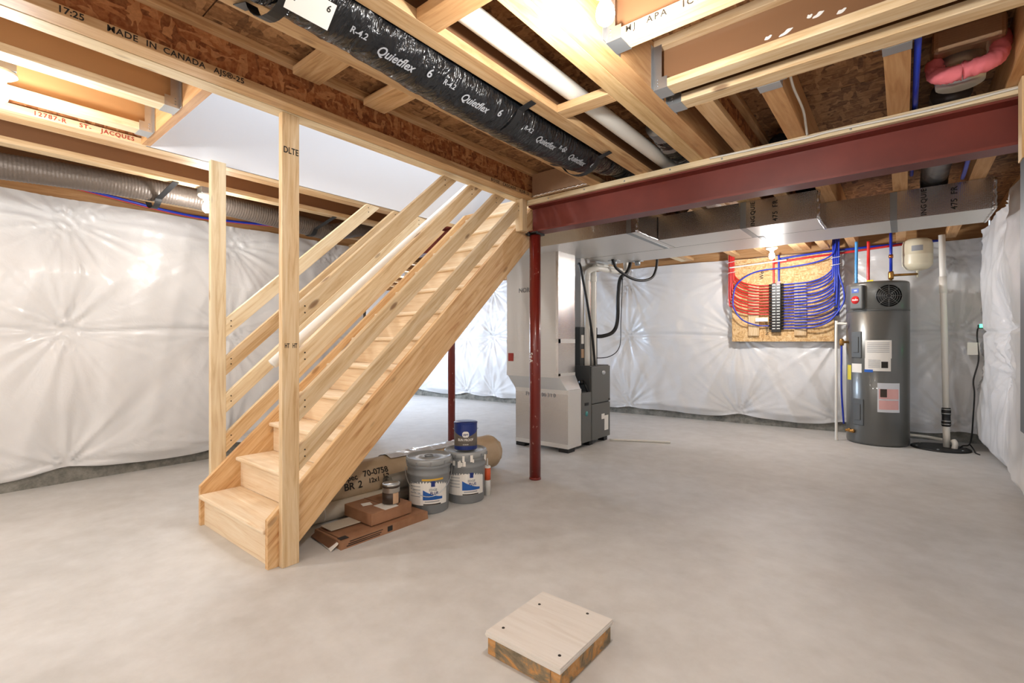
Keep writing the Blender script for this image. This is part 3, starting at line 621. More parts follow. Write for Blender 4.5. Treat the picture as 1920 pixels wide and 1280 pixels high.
for s_, x, z, sz in (('NOR', -3.25, 1.72, .07), ('FH 5/50 06 31 0', -3.03, .585, .06)): text(s_, sz, frame((x, 4.1965, z), (1,0,0), (0,0,1)), 'ink_grey', dr, name='print')
fu = thing('furnace', (-2.96, 4.87, 0), 'dark grey upright gas furnace with two doors beside the foil duct', 'furnace')
b = MB(); b.box((-3.25, 4.665, .05), (-2.69, 5.10, .885)); b.build('cabinet', 'furnace_dark', fu, bevel=.006)
for z0, z1, nm in ((.06, .455, 'lower_door'), (.465, .875, 'upper_door')):
    b = MB(); b.box((-2.69, 4.672, z0), (-2.668, 5.094, z1)); d_ = b.build(nm, 'furnace_grey', fu, bevel=.006)
    if nm == 'upper_door':
        b = MB(); b.lathe([(.001, 0), (.042, .0), (.042, .004), (.038, .006)], n=24); o_ = b.build('badge', 'galv', d_, frame((-2.667, 4.93, .80), (0,1,0), (0,0,1))); o_.scale = (1, .55, 1)
        b = MB(); b.box((-2.668, 5.05, .475), (-2.664, 5.085, .495)); b.build('latch', 'black', d_)
    else:
        patch('paper_label', .09, .17, frame((-2.667, 5.0, .22), (0,1,0), (0,0,1)), 'paper', d_); patch('paper_label', .07, .06, frame((-2.667, 4.92, .30), (0,1,0), (0,0,1)), 'paper', d_)
b = MB(); b.box((-3.20, 4.462, .06), (-2.672, 4.662, .60)); fc = b.build('filter_cabinet', 'furnace_grey', fu, bevel=.004)
b = MB(); b.box((-2.673, 4.52, .46), (-2.668, 4.60, .49)); b.build('slot', 'black', fc)
b = MB(); b.lathe([(.001, 0), (.028, 0), (.028, .002)], n=20); b.build('sticker', 'sticker_teal', fc, frame((-2.671, 4.56, .37), (0,1,0), (0,0,1)))
b = MB(); b.lathe([(.025, 0), (.025, .05)], n=14); b.tube([(0,0,.03), (.04,0,.03), (.08,-.1,.03)], .012, 8); b.build('gas_cock', 'black', fu, frame((-2.78, 4.66, .70), (1,0,0), (0,0,1)))
b = MB(); b.box((-3.22, 4.68, .885), (-2.83, 5.08, 1.32)); b.build('coil_cabinet', 'furnace_dark', fu); 
patch('paper_label', .06, .1, frame((-2.829, 4.74, 1.18), (0,1,0), (0,0,1)), 'paper', fu); patch('copper_label', .06, .1, frame((-2.829, 4.74, 1.02), (0,1,0), (0,0,1)), 'can_tan', fu)
b = MB(); b.box((-3.20, 4.70, 1.32), (-2.83, 5.06, TZ)); b.build('supply_plenum', 'foil', fu)
for x, y in ((-2.75, 5.06), (-2.75, 4.72), (-3.2, 4.72)):
    b = MB(); b.box((x-.04, y-.04, 0), (x+.04, y+.04, .05)); b.build('foot_block', 'rubber', fu)
def pipe(name, pts, r, m_, label, cat='pipe', n=14, smooth=True, group=None):
    b = MB(); b.tube(bez(pts, 8) if smooth else pts, r, n); return tag(b.build(name, m_), label, cat, group)
f1 = pipe('vent_pipe', [(-2.755, 4.715, .884), (-2.755, 4.715, 1.5), (-2.755, 4.715, 1.88), (-2.735, 4.73, 1.95), (-2.69, 4.79, 1.978), (-2.672, 4.88, 1.985), (-2.66, 5.1, 1.988), (-2.648, 5.40, 1.99), (-2.645, 5.45, 2.02), (-2.645, 5.46, 2.10), (-2.645, 5.46, 2.54)], .031, 'pvc', 'white plastic vent pipe bending over from the furnace top')
f2 = pipe('vent_pipe', [(-2.755, 4.86, .884), (-2.755, 4.86, 1.5), (-2.755, 4.86, 1.90), (-2.758, 4.875, 1.99), (-2.775, 4.95, 2.04), (-2.785, 5.1, 2.055), (-2.785, 5.4, 2.055), (-2.785, 5.6, 2.06)], .031, 'pvc', 'shorter white plastic intake pipe on the furnace top')
for y, o_ in ((4.715, f1), (4.86, f2)):
    b = MB(); b.lathe([(.036, 1.84), (.037, 1.845), (.037, 1.90), (.036, 1.905)], (-2.755, y, 0), 18); b.build('coupling', 'pvc', o_)
pipe('refrigerant_line', [(-2.80, 4.60, 2.02), (-2.775, 4.595, 2.0), (-2.745, 4.60, 1.85), (-2.705, 4.64, 1.55), (-2.698, 4.72, 1.25), (-2.70, 4.785, .95), (-2.704, 4.79, .88)], .014, 'rubber', 'thin black insulated line curving down in front of the vent pipes', 'hose')
pipe('refrigerant_line', [(-2.55, 5.40, 2.30), (-2.55, 5.38, 2.10), (-2.56, 5.31, 1.98), (-2.60, 5.22, 1.90), (-2.62, 5.2, 1.7), (-2.63, 5.2, 1.40), (-2.66, 5.15, 1.27), (-2.74, 5.05, 1.22), (-2.84, 4.98, 1.22)], .022, 'rubber', 'thick black insulated line looping into the furnace coil', 'hose')
pipe('control_wire', [(-2.572, 5.22, 1.9), (-2.588, 5.21, 1.4), (-2.60, 5.2, 1.1), (-2.68, 5.1, .98), (-2.83, 4.95, .96)], .005, 'black', 'thin black wire hanging behind the vent pipes', 'wire', 6)
pipe('condensate_hose', [(-2.59, 5.0, 2.10), (-2.565, 5.08, 1.99), (-2.47, 5.34, 1.89), (-2.38, 5.58, 1.92), (-2.34, 5.66, 2.06), (-2.335, 5.68, 2.31)], .016, 'rubber', 'black hose sagging from the trunk duct beside the vent pipe', 'hose')
pipe('floor_drain_tube', [(-2.66, 5.06, .012), (-2.3, 5.25, .012), (-2.05, 5.36, .012)], .012, 'pvc', 'thin white drain tube lying on the floor by the furnace')
for x, y, lab in ((-2.62, 5.1, 'small round damper motor under the wide return trunk'), (-2.42, 5.3, 'second damper motor under the supply trunk')):
    t = thing('damper_motor', (x, y, TZ-.06), lab, 'motor'); b = MB(); b.lathe([(.03, TZ-.05), (.032, TZ-.02), (.03, TZ)], (x, y, 0), 18); b.build('motor_body', 'galv_dull', t)
    b = MB(); b.box((x-.06, y-.04, TZ-.006), (x+.06, y+.04, TZ)); b.build('mount_plate', 'galv', t)

# ------------------------------------------------------------------ plumbing board
WA = math.atan(.083); wd = V((math.cos(WA), math.sin(WA), 0)); wn_ = V((math.sin(WA), -math.cos(WA), 0))   # along wall, into room
def bw(u, d, z):   # u = x on the wall, d = distance off the wall
    return V((u, bwy(u), 0))+wn_*d+V((0, 0, z))
U0, U1, PZ0, PZ1, PD = -1.87, -.69, 1.157, 2.29, .17
pb = thing('plumbing_board', bw((U0+U1)/2, .1, PZ0), 'light OSB board on timber cleats carrying the plumbing manifold', 'board')
b = MB(); b.box((0, -.006, 0), ((U1-U0)/math.cos(WA), .006, PZ1-PZ0)); b.build('osb_sheet', 'osb_panel', pb, frame(bw(U0, PD, PZ0), wd, -wn_) @ Matrix.Identity(4))
for u in (U0+.03, U1-.03): board('cleat', bw(u, PD/2-.0, PZ0), bw(u, PD/2, PZ1), PD-.012, .05, 'dirty_wood', pb, up=wd)
for u0, u1 in ((-1.66, -1.53), (-1.12, -.985)):
    board('batten', bw((u0+u1)/2, PD+.025, 1.235), bw((u0+u1)/2, PD+.025, 1.93), .036, u1-u0, 'pine', pb, up=wd)
text('We', .07, frame(bw(-1.50, PD+.0075, 2.05), (0,0,1), -wd), 'ink', pb, name='print'); text('DOWN', .05, frame(bw(-1.44, PD+.0075, 1.33), (0,0,-1), wd), 'ink', pb, name='print')
mf = thing('water_manifold', bw(-1.32, PD+.05, 1.28), 'black water manifold with two columns of valves', 'manifold')
uc = -1.325; zr = [1.905-.0385*k for k in range(16)]
M0 = frame(bw(uc, PD+.02, 1.28), wd, (0,0,1))
b = MB(); b.box((-.055, 0, 0), (.055, .65, .05)); b.build('body', 'black', mf, M0, bevel=.006)
for k, z in enumerate(zr):
    for sg in (-1, 1):
        b = MB(); b.tube([bw(uc+sg*.05, PD+.045, z), bw(uc+sg*.085, PD+.045, z)], .013, 8); b.lathe([(.010, 0), (.011, .014)], tuple(bw(uc+sg*.075, PD+.058, z)), 6); b.build('valve', 'rubber', mf)
        b = MB(); b.box((-.018, -.005, 0), (.018, .005, .002)); b.build('tag_label', 'paper', mf, frame(bw(uc+sg*.026, PD+.071, z), wd, (0,0,1)))
patch('red_tag', .05, .05, frame(bw(uc+.03, PD+.075, 1.93), wd, (0,0,1)), 'logo_red', mf, shape=lambda u: (-.03*(1-u), .02)); patch('white_tag', .15, .05, frame(bw(uc-.17, PD+.08, 1.45), wd, (.1,0,1)), 'paper', mf)
GAP = .0195
def sweep(k, sg, u, d, z, wide=0):
    # manifold port -> batten -> its own slot (u, d) in the bundle -> up between the joists
    P = [bw(uc+sg*.085, PD+.045, z), bw(uc+sg*.205, PD+.056, z+.004)]
    if wide: P += [bw(-.90, d, z+.012), bw(u-.09, d, z+.09), bw(u+wide, d, z+.30), bw(u+wide, d, z+.48), bw(u, d, z+.68)]
    else: P += [bw(u-sg*.25, d, z+.014), bw(u-sg*.12, d, z+.055), bw(u-sg*.035, d, z+.12), bw(u, d, z+.19)]
    return P+[bw(u, d, 2.24), bw(u, d, 2.5)]
for k in range(11):
    pipe('red_tube', sweep(k, -1, -1.837-GAP*(k//3), PD+.056+GAP*(k % 3), zr[k]), .0095, 'red_pex', 'red water tube curving from the manifold to the bundle', 'tube', 7, group='red tubes on the manifold')
pipe('blue_tube', [bw(uc-.085, PD+.045, zr[14]), bw(-1.55, PD+.07, zr[14]+.01), bw(-1.72, PD+.115, 1.45), bw(-1.82, PD+.13, 1.60), bw(-1.835, PD+.13, 1.75), bw(-1.78, PD+.13, 1.95), bw(-1.55, PD+.13, 2.09), bw(-1.15, PD+.13, 2.12), bw(-.90, PD+.14, 2.15), bw(-.75, PD+.145, 2.20), bw(-.685, PD+.145, 2.28), bw(-.675, PD+.145, 2.45)], .0095, 'blue_pex', 'single blue water tube looping around the red ones', 'tube', 7)
for k in range(16):
    pipe('blue_tube', sweep(k, 1, -.70+GAP*(k//4), PD+.056+GAP*(k % 4), zr[k], .045 if k == 15 else 0), .0095, 'blue_pex', 'blue water tube curving from the manifold to the bundle', 'tube', 7, group='blue tubes on the manifold')
for m_, du, lab in (('red_pex', -.03, 'red feed tube standing on top of the manifold'), ('blue_pex', .03, 'blue feed tube standing on top of the manifold')):
    pipe('feed_tube', [bw(uc+du, PD+.045, 1.92), bw(uc+du, PD+.045, 2.08), bw(uc+du, PD+.05, 2.30)], .012, m_, lab, 'tube', 10)
for u, z, hu, dc, hd, lab in ((-1.866, 2.105, .050, .0755, .038, 'white zip tie around the red tubes nearer the manifold'), (-1.866, 2.25, .050, .0755, .038, 'white zip tie high on the red tube bundle'),
                          (-.671, 2.105, .052, .085, .050, 'white zip tie around the blue tubes nearer the manifold'), (-.671, 2.195, .052, .085, .050, 'white zip tie high on the blue tube bundle')):
    sq = lambda t: math.copysign(abs(t)**.55, t)      # rounded rectangle drawn tight round the bundle
    P = [bw(u+hu*sq(math.cos(a)), PD+dc+hd*sq(math.sin(a)), z+.012*math.cos(a)) for a in np.linspace(0, 2*math.pi, 41)]; b = MB(); b.tube(P, .004, 6); tag(b.build('zip_tie', 'cable_white'), lab, 'zip tie')
pipe('hot_main', [bw(-1.355, PD+.030, 2.20), bw(-1.0, PD+.024, 2.235), bw(-.6, PD+.024, 2.258), bw(-.15, PD+.09, 2.28), bw(.1, PD+.08, 2.29)], .013, 'red_pex', 'red main water pipe running above the plumbing board')
pipe('cold_main', [bw(-1.295, PD+.035, 2.25), bw(-1.0, PD+.024, 2.275), bw(-.6, PD+.024, 2.298), bw(.1, PD+.035, 2.302), bw(.35, PD+.035, 2.302)], .013, 'blue_pex', 'blue main water pipe running behind the red main')
pipe('vent_conduit', [bw(-1.88, PD+.135, 2.17), bw(-1.5, PD+.135, 2.195), bw(-1.2, PD+.135, 2.215)], .010, 'pvc', 'thin white conduit along the top of the plumbing board')

# ------------------------------------------------------------------ water heater
HX, HY, HR, HT = -.235, 6.93, .292, 1.825
wh = thing('water_heater', (HX, HY, 0), 'tall grey cylindrical water heater with top fan grille and control panel', 'water heater')
b = MB(); b.lathe([(HR-.015, 0), (HR-.005, .01), (HR, .03), (HR, 1.50), (HR-.003, 1.502), (HR, 1.505), (HR, HT-.03), (HR-.006, HT-.008), (HR-.02, HT)], (HX, HY, 0), 64); b.build('tank', 'heater_grey', wh)
b = MB(); b.lathe([(HR+.002, 1.495), (HR+.002, 1.51)], (HX, HY, 0), 64); b.build('seam_band', 'heater_dark', wh)
b = MB(); b.lathe([(HR-.012, 0), (HR-.012, .012)], (HX, HY, 0), 48); b.build('base_ring', 'black', wh)
phi0 = math.atan2(-HY, -HX)     # direction to the open floor
def hs(deg, z, off=.001):       # frame on the shell; deg to the right as seen from the floor
    a = phi0+math.radians(deg); n = V((math.cos(a), math.sin(a), 0)); return frame(V((HX, HY, z))+n*(HR+off), V((0,0,1)).cross(n), (0,0,1))
cp = None
b = MB(); b.box((-.075, -.135, -.02), (.075, .135, .035)); cp = b.build('control_panel', 'heater_dark', wh, hs(-36, 1.655), bevel=.015)
b = MB(); b.box((-.045, .05, .0352), (.035, .098, .037)); b.build('display', 'screen_blue', cp, hs(-36, 1.655)); b = MB(); b.lathe([(.001, .0352), (.045, .0352), (.045, .038)], (-.005, -.03, 0), 24); b.build('logo', 'logo_red', cp, hs(-36, 1.655))
text('Rheem', .024, hs(-36, 1.655) @ Matrix.Translation((-.005, -.03, .0385)), 'paper', cp, name='logo_text'); patch('display_mark', .03, .012, hs(-36, 1.655) @ Matrix.Translation((.0, .075, .0385)), 'paper', cp)

gM = hs(20, 1.655, .002); b = MB(); b.lathe([(.001, 0), (.125, 0), (.125, .004)], n=36); g = b.build('fan_grille', 'black', wh, gM)
for k, r in enumerate((.122, .102, .082, .062, .042, .022)):
    b = MB(); b.tube([(r*math.cos(a), r*math.sin(a), .006) for a in np.linspace(0, 2*math.pi, 33)], .0028, 5); b.build('grille_ring', 'heater_grey', g, gM)
for k in range(8):
    a = k*math.pi/4; b = MB(); b.tube([(.02*math.cos(a), .02*math.sin(a), .007), (.125*math.cos(a), .125*math.sin(a), .007)], .003, 5); b.build('grille_bar', 'heater_grey', g, gM)
for deg, z in ((-40, 1.12), (-36, .36)):
    b = MB(); b.box((-.062, -.15, -.016), (.062, .15, .003)); d_ = b.build('access_door', 'heater_dark', wh, hs(deg, z), bevel=.008)
    b = MB(); b.box((-.032, -.09, .001), (.032, .09, .010)); b.build('door_boss', 'heater_dark', d_, hs(deg, z), bevel=.012)
patch('spec_label', .24, .20, hs(2, 1.07), 'paper', wh, bend=HR); patch('spec_label', .235, .14, hs(1, .90), 'paper', wh, bend=HR); [patch('print_line', .2, .005, hs(2, 1.14-.02*k, .0025), 'ink_grey', wh, bend=HR) for k in range(6)]; [patch('print_line', .11, .004, hs(-5, .95-.016*k, .0025), 'ink_grey', wh, bend=HR) for k in range(6)]; patch('print_block', .06, .07, hs(13, .90, .0025), 'ink', wh, bend=HR); patch('blue_label', .08, .03, hs(-15, .83), 'sticker_blue', wh, bend=HR)
patch('yellow_label', .075, .17, hs(-62, .80), 'yellow', wh, bend=HR); patch('white_label', .12, .10, hs(-40, .855), 'paper', wh, bend=HR)
dp = patch('document_pouch', .21, .32, hs(21, .54), 'poly_clear', wh, bend=HR); patch('manual', .185, .11, hs(21, .58, .003), 'pink_paper', wh, bend=HR); patch('manual', .185, .10, hs(21, .46, .003), 'pink_paper', wh, bend=HR); patch('manual_cover', .06, .09, hs(11, .59, .005), 'can_brown', wh, bend=HR)
for deg in (-58, -47):
    M = hs(deg, .135); b = MB(); b.lathe([(.022, 0), (.022, .02), (.014, .022), (.014, .05)], n=14); b.build('drain_fitting', 'brass', wh, M)
b = MB(); b.box((-.03, -.02, 0), (.03, .02, .03)); b.build('top_fitting', 'yellow', wh, Matrix.Translation((HX-.06, HY-.12, HT-.002)))
for m_, x, y, tilt, lab in (('sky_pex', HX-.19, HY-.08, .0, 'light blue tube entering the water heater top'), ('red_pex', HX-.08, HY-.02, -.0, 'red tube entering the water heater top')):
    pipe('water_tube', [(x, y, HT-.01), (x, y, HT+.2), (x+tilt, y+.02, 2.15), (x+tilt*1.3, y+.02, 2.317)], .016, m_, lab, 'tube', 12)
vf = thing('supply_riser', (HX+.13, HY, HT), 'blue pipe with brass tee feeding the cream expansion tank', 'pipe')
X, Y = HX+.125, HY+.0
b = MB(); b.tube([(X, Y, HT-.01), (X, Y, 1.95)], .014, 10); b.lathe([(.024, 1.86), (.026, 1.88), (.026, 1.93), (.022, 1.95)], (X, Y, 0), 12); b.tube([(X, Y, 1.905), (X+.23, Y+.14, 1.915)], .014, 10); b.build('brass_fitting', 'brass', vf)
b = MB(); b.tube([(X, Y, 1.95), (X, Y, 2.40)], .015, 10); b.build('blue_pipe', 'blue_pex', vf); b = MB(); b.lathe([(.02, 2.10), (.022, 2.12), (.02, 2.14)], (X, Y, 0), 10); b.build('coupling', 'copper', vf)
EX, EY = X+.23, Y+.14
et = thing('expansion_tank', (EX, EY, 1.9), 'cream domed expansion tank above the water heater', 'tank')
b = MB(); b.lathe([(.012, 1.91), (.012, 1.98), (.05, 1.985), (.10, 2.0), (.132, 2.04), (.136, 2.06), (.136, 2.15), (.1385, 2.155), (.136, 2.16), (.136, 2.27), (.125, 2.315), (.09, 2.338), (.001, 2.345)], (EX, EY, -.03), 36); b.build('tank_shell', 'tank_cream', et)
n_ = V((-EX, -EY, 0)).normalized(); patch('tank_label', .10, .06, frame(V((EX, EY, 2.19))+n_*.137, V((0,0,1)).cross(n_), (0,0,1)) , 'ink_grey', et, bend=.136)
pipe('drain_line', [(HX-.27, HY-.16, 1.36), (HX-.36, HY-.17, 1.365), (HX-.375, HY-.17, 1.34), (HX-.375, HY-.17, .7), (HX-.375, HY-.17, .06), (HX-.37, HY-.17, .02)], .014, 'pvc', 'thin white relief drain running down beside the water heater')
pipe('heater_tube', [(HX-.325, HY-.16, 1.12), (HX-.325, HY-.16, .6), (HX-.305, HY-.15, .2)], .010, 'blue_pex', 'dark blue tube beside the white relief drain')
t = thing('relief_valve', (HX-.31, HY-.1, 1.13), 'brass relief valve on the side of the water heater', 'valve'); b = MB(); b.lathe([(.02, 1.11), (.024, 1.13), (.024, 1.17), (.016, 1.19)], (HX-.325, HY-.16, 0), 12); b.tube([(HX-.325, HY-.16, 1.15), (HX-.26, HY-.13, 1.15)], .014, 10); b.build('valve_body', 'brass', t)

# ------------------------------------------------------------------ sump corner
sl = thing('sump_lid', (.31, 6.93, 0), 'round black sump pit lid set in the floor corner', 'lid')
b = MB(); b.lathe([(.25, 0), (.25, .012), (.238, .018), (.001, .018)], (.308, 6.95, 0), 48); b.build('lid_disc', 'rubber', sl)
for k in range(6): 
    a = k*math.pi/3+.4; b = MB(); b.lathe([(.012, .018), (.010, .026)], (.308+.215*math.cos(a), 6.95+.215*math.sin(a), 0), 8); b.build('lid_bolt', 'galv_dull', sl)
sp_ = thing('discharge_pipe', (.36, 6.98, 0), 'tall white sump discharge pipe with black rubber coupling', 'pipe')
b = MB(); b.tube([(.362, 6.98, .015), (.357, 6.98, .28)], .031, 18); b.build('lower_pipe', 'pvc', sp_)
b = MB(); b.tube([(.357, 6.98, .42), (.33, 6.98, 1.9), (.322, 6.98, 2.31)], .029, 18); b.build('upper_pipe', 'pvc', sp_); b = MB(); b.tube([(.334, 6.98, 1.68), (.330, 6.98, 1.86)], .034, 18); b.build('pipe_sleeve', 'pvc', sp_)
b = MB(); b.lathe([(.034, .24), (.040, .25), (.040, .30), (.036, .31), (.036, .36), (.040, .37), (.040, .43), (.034, .44)], (.357, 6.98, 0), 20); rc = b.build('rubber_coupling', 'rubber', sp_)
for z in (.26, .295, .375, .42): b = MB(); b.lathe([(.0415, z), (.0415, z+.01)], (.357, 6.98, 0), 20); b.build('clamp', 'galv', rc)
b = MB(); b.tube(bez([(.42, 6.93, .015), (.425, 6.93, .07), (.41, 6.95, .10)], 6), .026, 12); b.build('vent_stub', 'pvc', sp_)
pipe('floor_pipe', [(.05, 7.12, .09), (.2, 7.13, .085), (.34, 7.05, .08)], .016, 'pvc', 'white pipe crossing from the heater to the sump pipe')
pipe('power_cord', [(.46, 6.985, .016), (.49, 7.02, .04), (.545, 7.08, .05), (.565, 7.08, .15), (.573, 7.04, .35), (.58, 7.0, .6), (.573, 7.0, .75), (.610, 7.0, .95), (.605, 7.0, 1.12), (.60, 7.0, 1.22), (.605, 6.985, 1.29), (.625, 6.965, 1.31)], .007, 'black', 'black power cord climbing the plastic wall from the sump', 'cord', 7)
pipe('power_cord', [(.553, 7.085, .05), (.572, 7.04, .02), (.578, 6.97, .007), (.575, 6.86, .006), (.60, 6.78, .006)], .006, 'black', 'loose black cord end on the floor by the sump lid', 'cord', 7)
pa = thing('pump_alarm', (.65, 6.95, 1.28), 'small plug adapter with green light on the plastic wall', 'plug')
b = MB(); b.box((.60, 6.93, 1.29), (.66, 6.98, 1.33)); b.build('plug_body', 'black', pa, bevel=.004); b = MB(); b.box((.612, 6.905, 1.30), (.645, 6.935, 1.335)); b.build('indicator', 'green_lamp', pa)
patch('cord_tag', .10, .13, frame((.57, 6.985, 1.08), (1,.3,0), (0,0,1)), 'paper', pa)
# electrical panel at the right
ep = thing('electrical_panel', (.55, 3.05, .7), 'grey electrical panel under a timber stud at the beam end', 'electrical panel')
b = MB(); b.box((.405, 2.70, .75), (.54, 3.105, 1.955)); b.build('panel_box', 'panel_grey', ep, bevel=.004)
b = MB(); b.box((.401, 2.74, .80), (.4055, 3.06, 1.91)); b.build('panel_door', 'panel_grey', ep)
b = MB(); b.box((.54, 2.5, .70), (.555, 3.13, 2.31)); b.build('backing_board', 'osb_panel', ep)
board('stud', (.442, 3.105, 1.96), (.442, 3.105, 2.315), .038, .089, 'pine', ep, up=(0,1,0)) if False else board('stud', (.44, 3.09, 1.958), (.44, 3.09, ZJ-.002), .089, .075, 'pine', ep, up=(1,0,0))

# ------------------------------------------------------------------ things stored under the stairs
def cyl_frame(c, z, r, deg=0):
    n = V((-c[0], -c[1], 0)).normalized(); a = math.radians(deg); n = Matrix.Rotation(a, 3, 'Z') @ n
    return frame(V((c[0], c[1], z))+n*(r+.0008), V((0,0,1)).cross(n), (0,0,1))
def bucket(c, label, gold, splash, deg):
    t = thing('paint_bucket', (c[0], c[1], 0), label, 'bucket'); R = lambda z: .134+.014*z/.36
    b = MB(); b.lathe([(.128, 0), (.134, .006), (R(.25), .25), (R(.26)+.004, .255), (R(.27)+.004, .268), (R(.28), .272), (R(.30), .30), (R(.31)+.005, .305), (R(.32)+.005, .32), (R(.33), .325), (R(.34), .335)], (*c, 0), 48); b.build('pail', 'bucket_grey', t)
    b = MB(); b.lathe([(.150, .325), (.156, .328), (.157, .352), (.153, .366), (.147, .368), (.143, .356), (.03, .356), (.028, .364), (.001, .364)], (*c, 0), 48); ld = b.build('lid', 'bucket_lid', t)
    b = MB(); b.tube([(c[0]+.03*math.cos(a), c[1]+.03*math.sin(a), .3655) for a in np.linspace(0, 6.283, 20)], .003, 6); b.build('spout_ring', 'bucket_grey', ld)
    for k in range(10):
        a = k*.6283; b = MB(); b.box((-.004, -.012, 0), (.004, .012, .004)); b.build('lid_tab', 'bucket_grey', ld, frame((c[0]+.157*math.cos(a), c[1]+.157*math.sin(a), .34), (-math.sin(a), math.cos(a), 0), (0,0,1)))
    r = R(.15); M = cyl_frame(c, .152, r+.001, deg); lb = patch('label', .30, .175, M, 'paper', t, bend=r)
    M2 = cyl_frame(c, .152, r+.003, deg+17)
    patch('blue_wave', .135, .1, M2, 'label_blue', lb, bend=r, shape=lambda u: (-.052, -.052+.012+.05*(1-u)**1.6+.004), n=18)
    if gold: patch('gold_band', .15, .012, cyl_frame(c, .233, r+.003, deg+17), 'label_gold', lb, bend=r)
    patch('navy_logo', .026, .036, cyl_frame(c, .205, r+.003, deg+17), 'navy', lb, bend=r)
    text('EDGE', .022, cyl_frame(c, .165, r+.003, deg+17), 'ink_grey', lb, bend=r); text('PLUS', .026, cyl_frame(c, .142, r+.004, deg+20), 'navy', lb, bend=r)
    text('CEILING PAINT', .010, cyl_frame(c, .088, r+.003, deg+17), 'ink', lb, bend=r) if False else None
    patch('fine_print', .10, .006, cyl_frame(c, .088, r+.003, deg+15), 'ink_grey', lb, bend=r); patch('fine_print', .12, .007, cyl_frame(c, .07, r+.003, deg+15), 'ink', lb, bend=r)
    for k in range(5): patch('fine_print', .085, .004, cyl_frame(c, .21-.022*k, r+.003, deg-34), 'ink_grey', lb, bend=r)
    # wire bail hanging down in front
    n = V((-c[0], -c[1], 0)).normalized(); sx = V((0,0,1)).cross(n); P = []
    for a in np.linspace(0, math.pi, 25): P.append(V((*c, .29))+sx*(.158*math.cos(a))+n*(.168*math.sin(a)**.8)+V((0,0,-.16*math.sin(a)**1.1)))
    if gold:
        b = MB(); b.tube(P, .0028, 6); b.build('bail', 'galv', t)
    if splash:
        q = np.random.default_rng(4)
        for k in range(16):
            patch('paint_drip', q.uniform(.008, .02), q.uniform(.015, .05), cyl_frame(c, .335-q.uniform(0, .05), .1575, q.uniform(-70, 70)), 'paper', t)
    return t
B1, B2 = (-2.55, 2.215), (-2.50, 2.525)
bucket(B1, 'grey five-gallon paint bucket with wire bail and gold label band', True, False, -6)
bucket(B2, 'grey paint bucket with paint-splashed rim under the blue can', False, True, 0)
C3 = (B2[0]+.01, B2[1]-.01); z0 = .369
pc = thing('paint_can', (*C3, z0), 'navy and taupe gallon paint can standing on the splashed bucket', 'paint can')
b = MB(); b.lathe([(.080, z0), (.083, z0+.004), (.083, z0+.186), (.085, z0+.19), (.085, z0+.196), (.08, z0+.198), (.076, z0+.192), (.001, z0+.192)], (*C3, 0), 40); b.build('can_body', 'can_taupe', pc)
patch('navy_top', .26, .07, cyl_frame(C3, z0+.155, .0835), 'navy', pc, bend=.083, shape=lambda u: (-.012-.05*(1-abs(2*u-1))**1.0, .033), n=22)
patch('navy_foot', .24, .03, cyl_frame(C3, z0+.024, .0835), 'navy', pc, bend=.083, shape=lambda u: (-.018, .012-.008*abs(2*u-1)), n=18)
b = MB(); b.lathe([(.084, z0+.188), (.0862, z0+.19), (.0862, z0+.1965), (.084, z0+.199)], (*C3, 0), 40); b.build('rim', 'navy', pc)
lg = patch('logo_plate', .048, .042, cyl_frame(C3, z0+.118, .0855), 'paper', pc, bend=.083, shape=lambda u: (-.021*math.sqrt(max(.15, 1-(2*u-1)**4)), .021*math.sqrt(max(.15, 1-(2*u-1)**4)))); text('ppg', .024, cyl_frame(C3, z0+.119, .0872), 'navy', lg, bend=.083)
text('SUN PROOF', .024, cyl_frame(C3, z0+.078, .085), 'paper', pc, bend=.083, sx=.9); text('EXTERIOR', .009, cyl_frame(C3, z0+.045, .085), 'paper', pc, bend=.083)
n_ = V((-C3[0], -C3[1], 0)).normalized(); sx_ = V((0,0,1)).cross(n_)
for s_ in (-1, 1):
    b = MB(); b.lathe([(.012, 0), (.010, .006)], n=12); b.build('bail_ear', 'galv', pc, frame(V((*C3, z0+.15))+sx_*s_*.083, n_, V((0,0,1))) if s_ > 0 else frame(V((*C3, z0+.15))-sx_*.083, -n_, V((0,0,1))))
b = MB(); b.tube([V((*C3, z0+.15))+sx_*(.092*math.cos(a))-n_*(.095*math.sin(a))+V((0,0,-.03*math.sin(a))) for a in np.linspace(0, math.pi, 19)], .002, 6); b.build('bail', 'galv', pc)
ct = (-2.43, 2.685); t = thing('caulk_tube', (*ct, 0), 'white caulk tube with orange label beside the splashed bucket', 'caulk tube')
b = MB(); b.lathe([(.025, 0), (.025, .215), (.020, .219)], (*ct, 0), 22); b.build('tube_body', 'white', t); b = MB(); b.lathe([(.0256, .115), (.0256, .205)], (*ct, 0), 22); b.build('orange_label', 'orange', t)
b = MB(); b.lathe([(.008, .219), (.005, .26), (.003, .275)], (*ct, 0), 12); b.build('nozzle', 'white', t); text('ALEX', .03, cyl_frame(ct, .16, .0262), 'paper', t, bend=.0256) if False else None
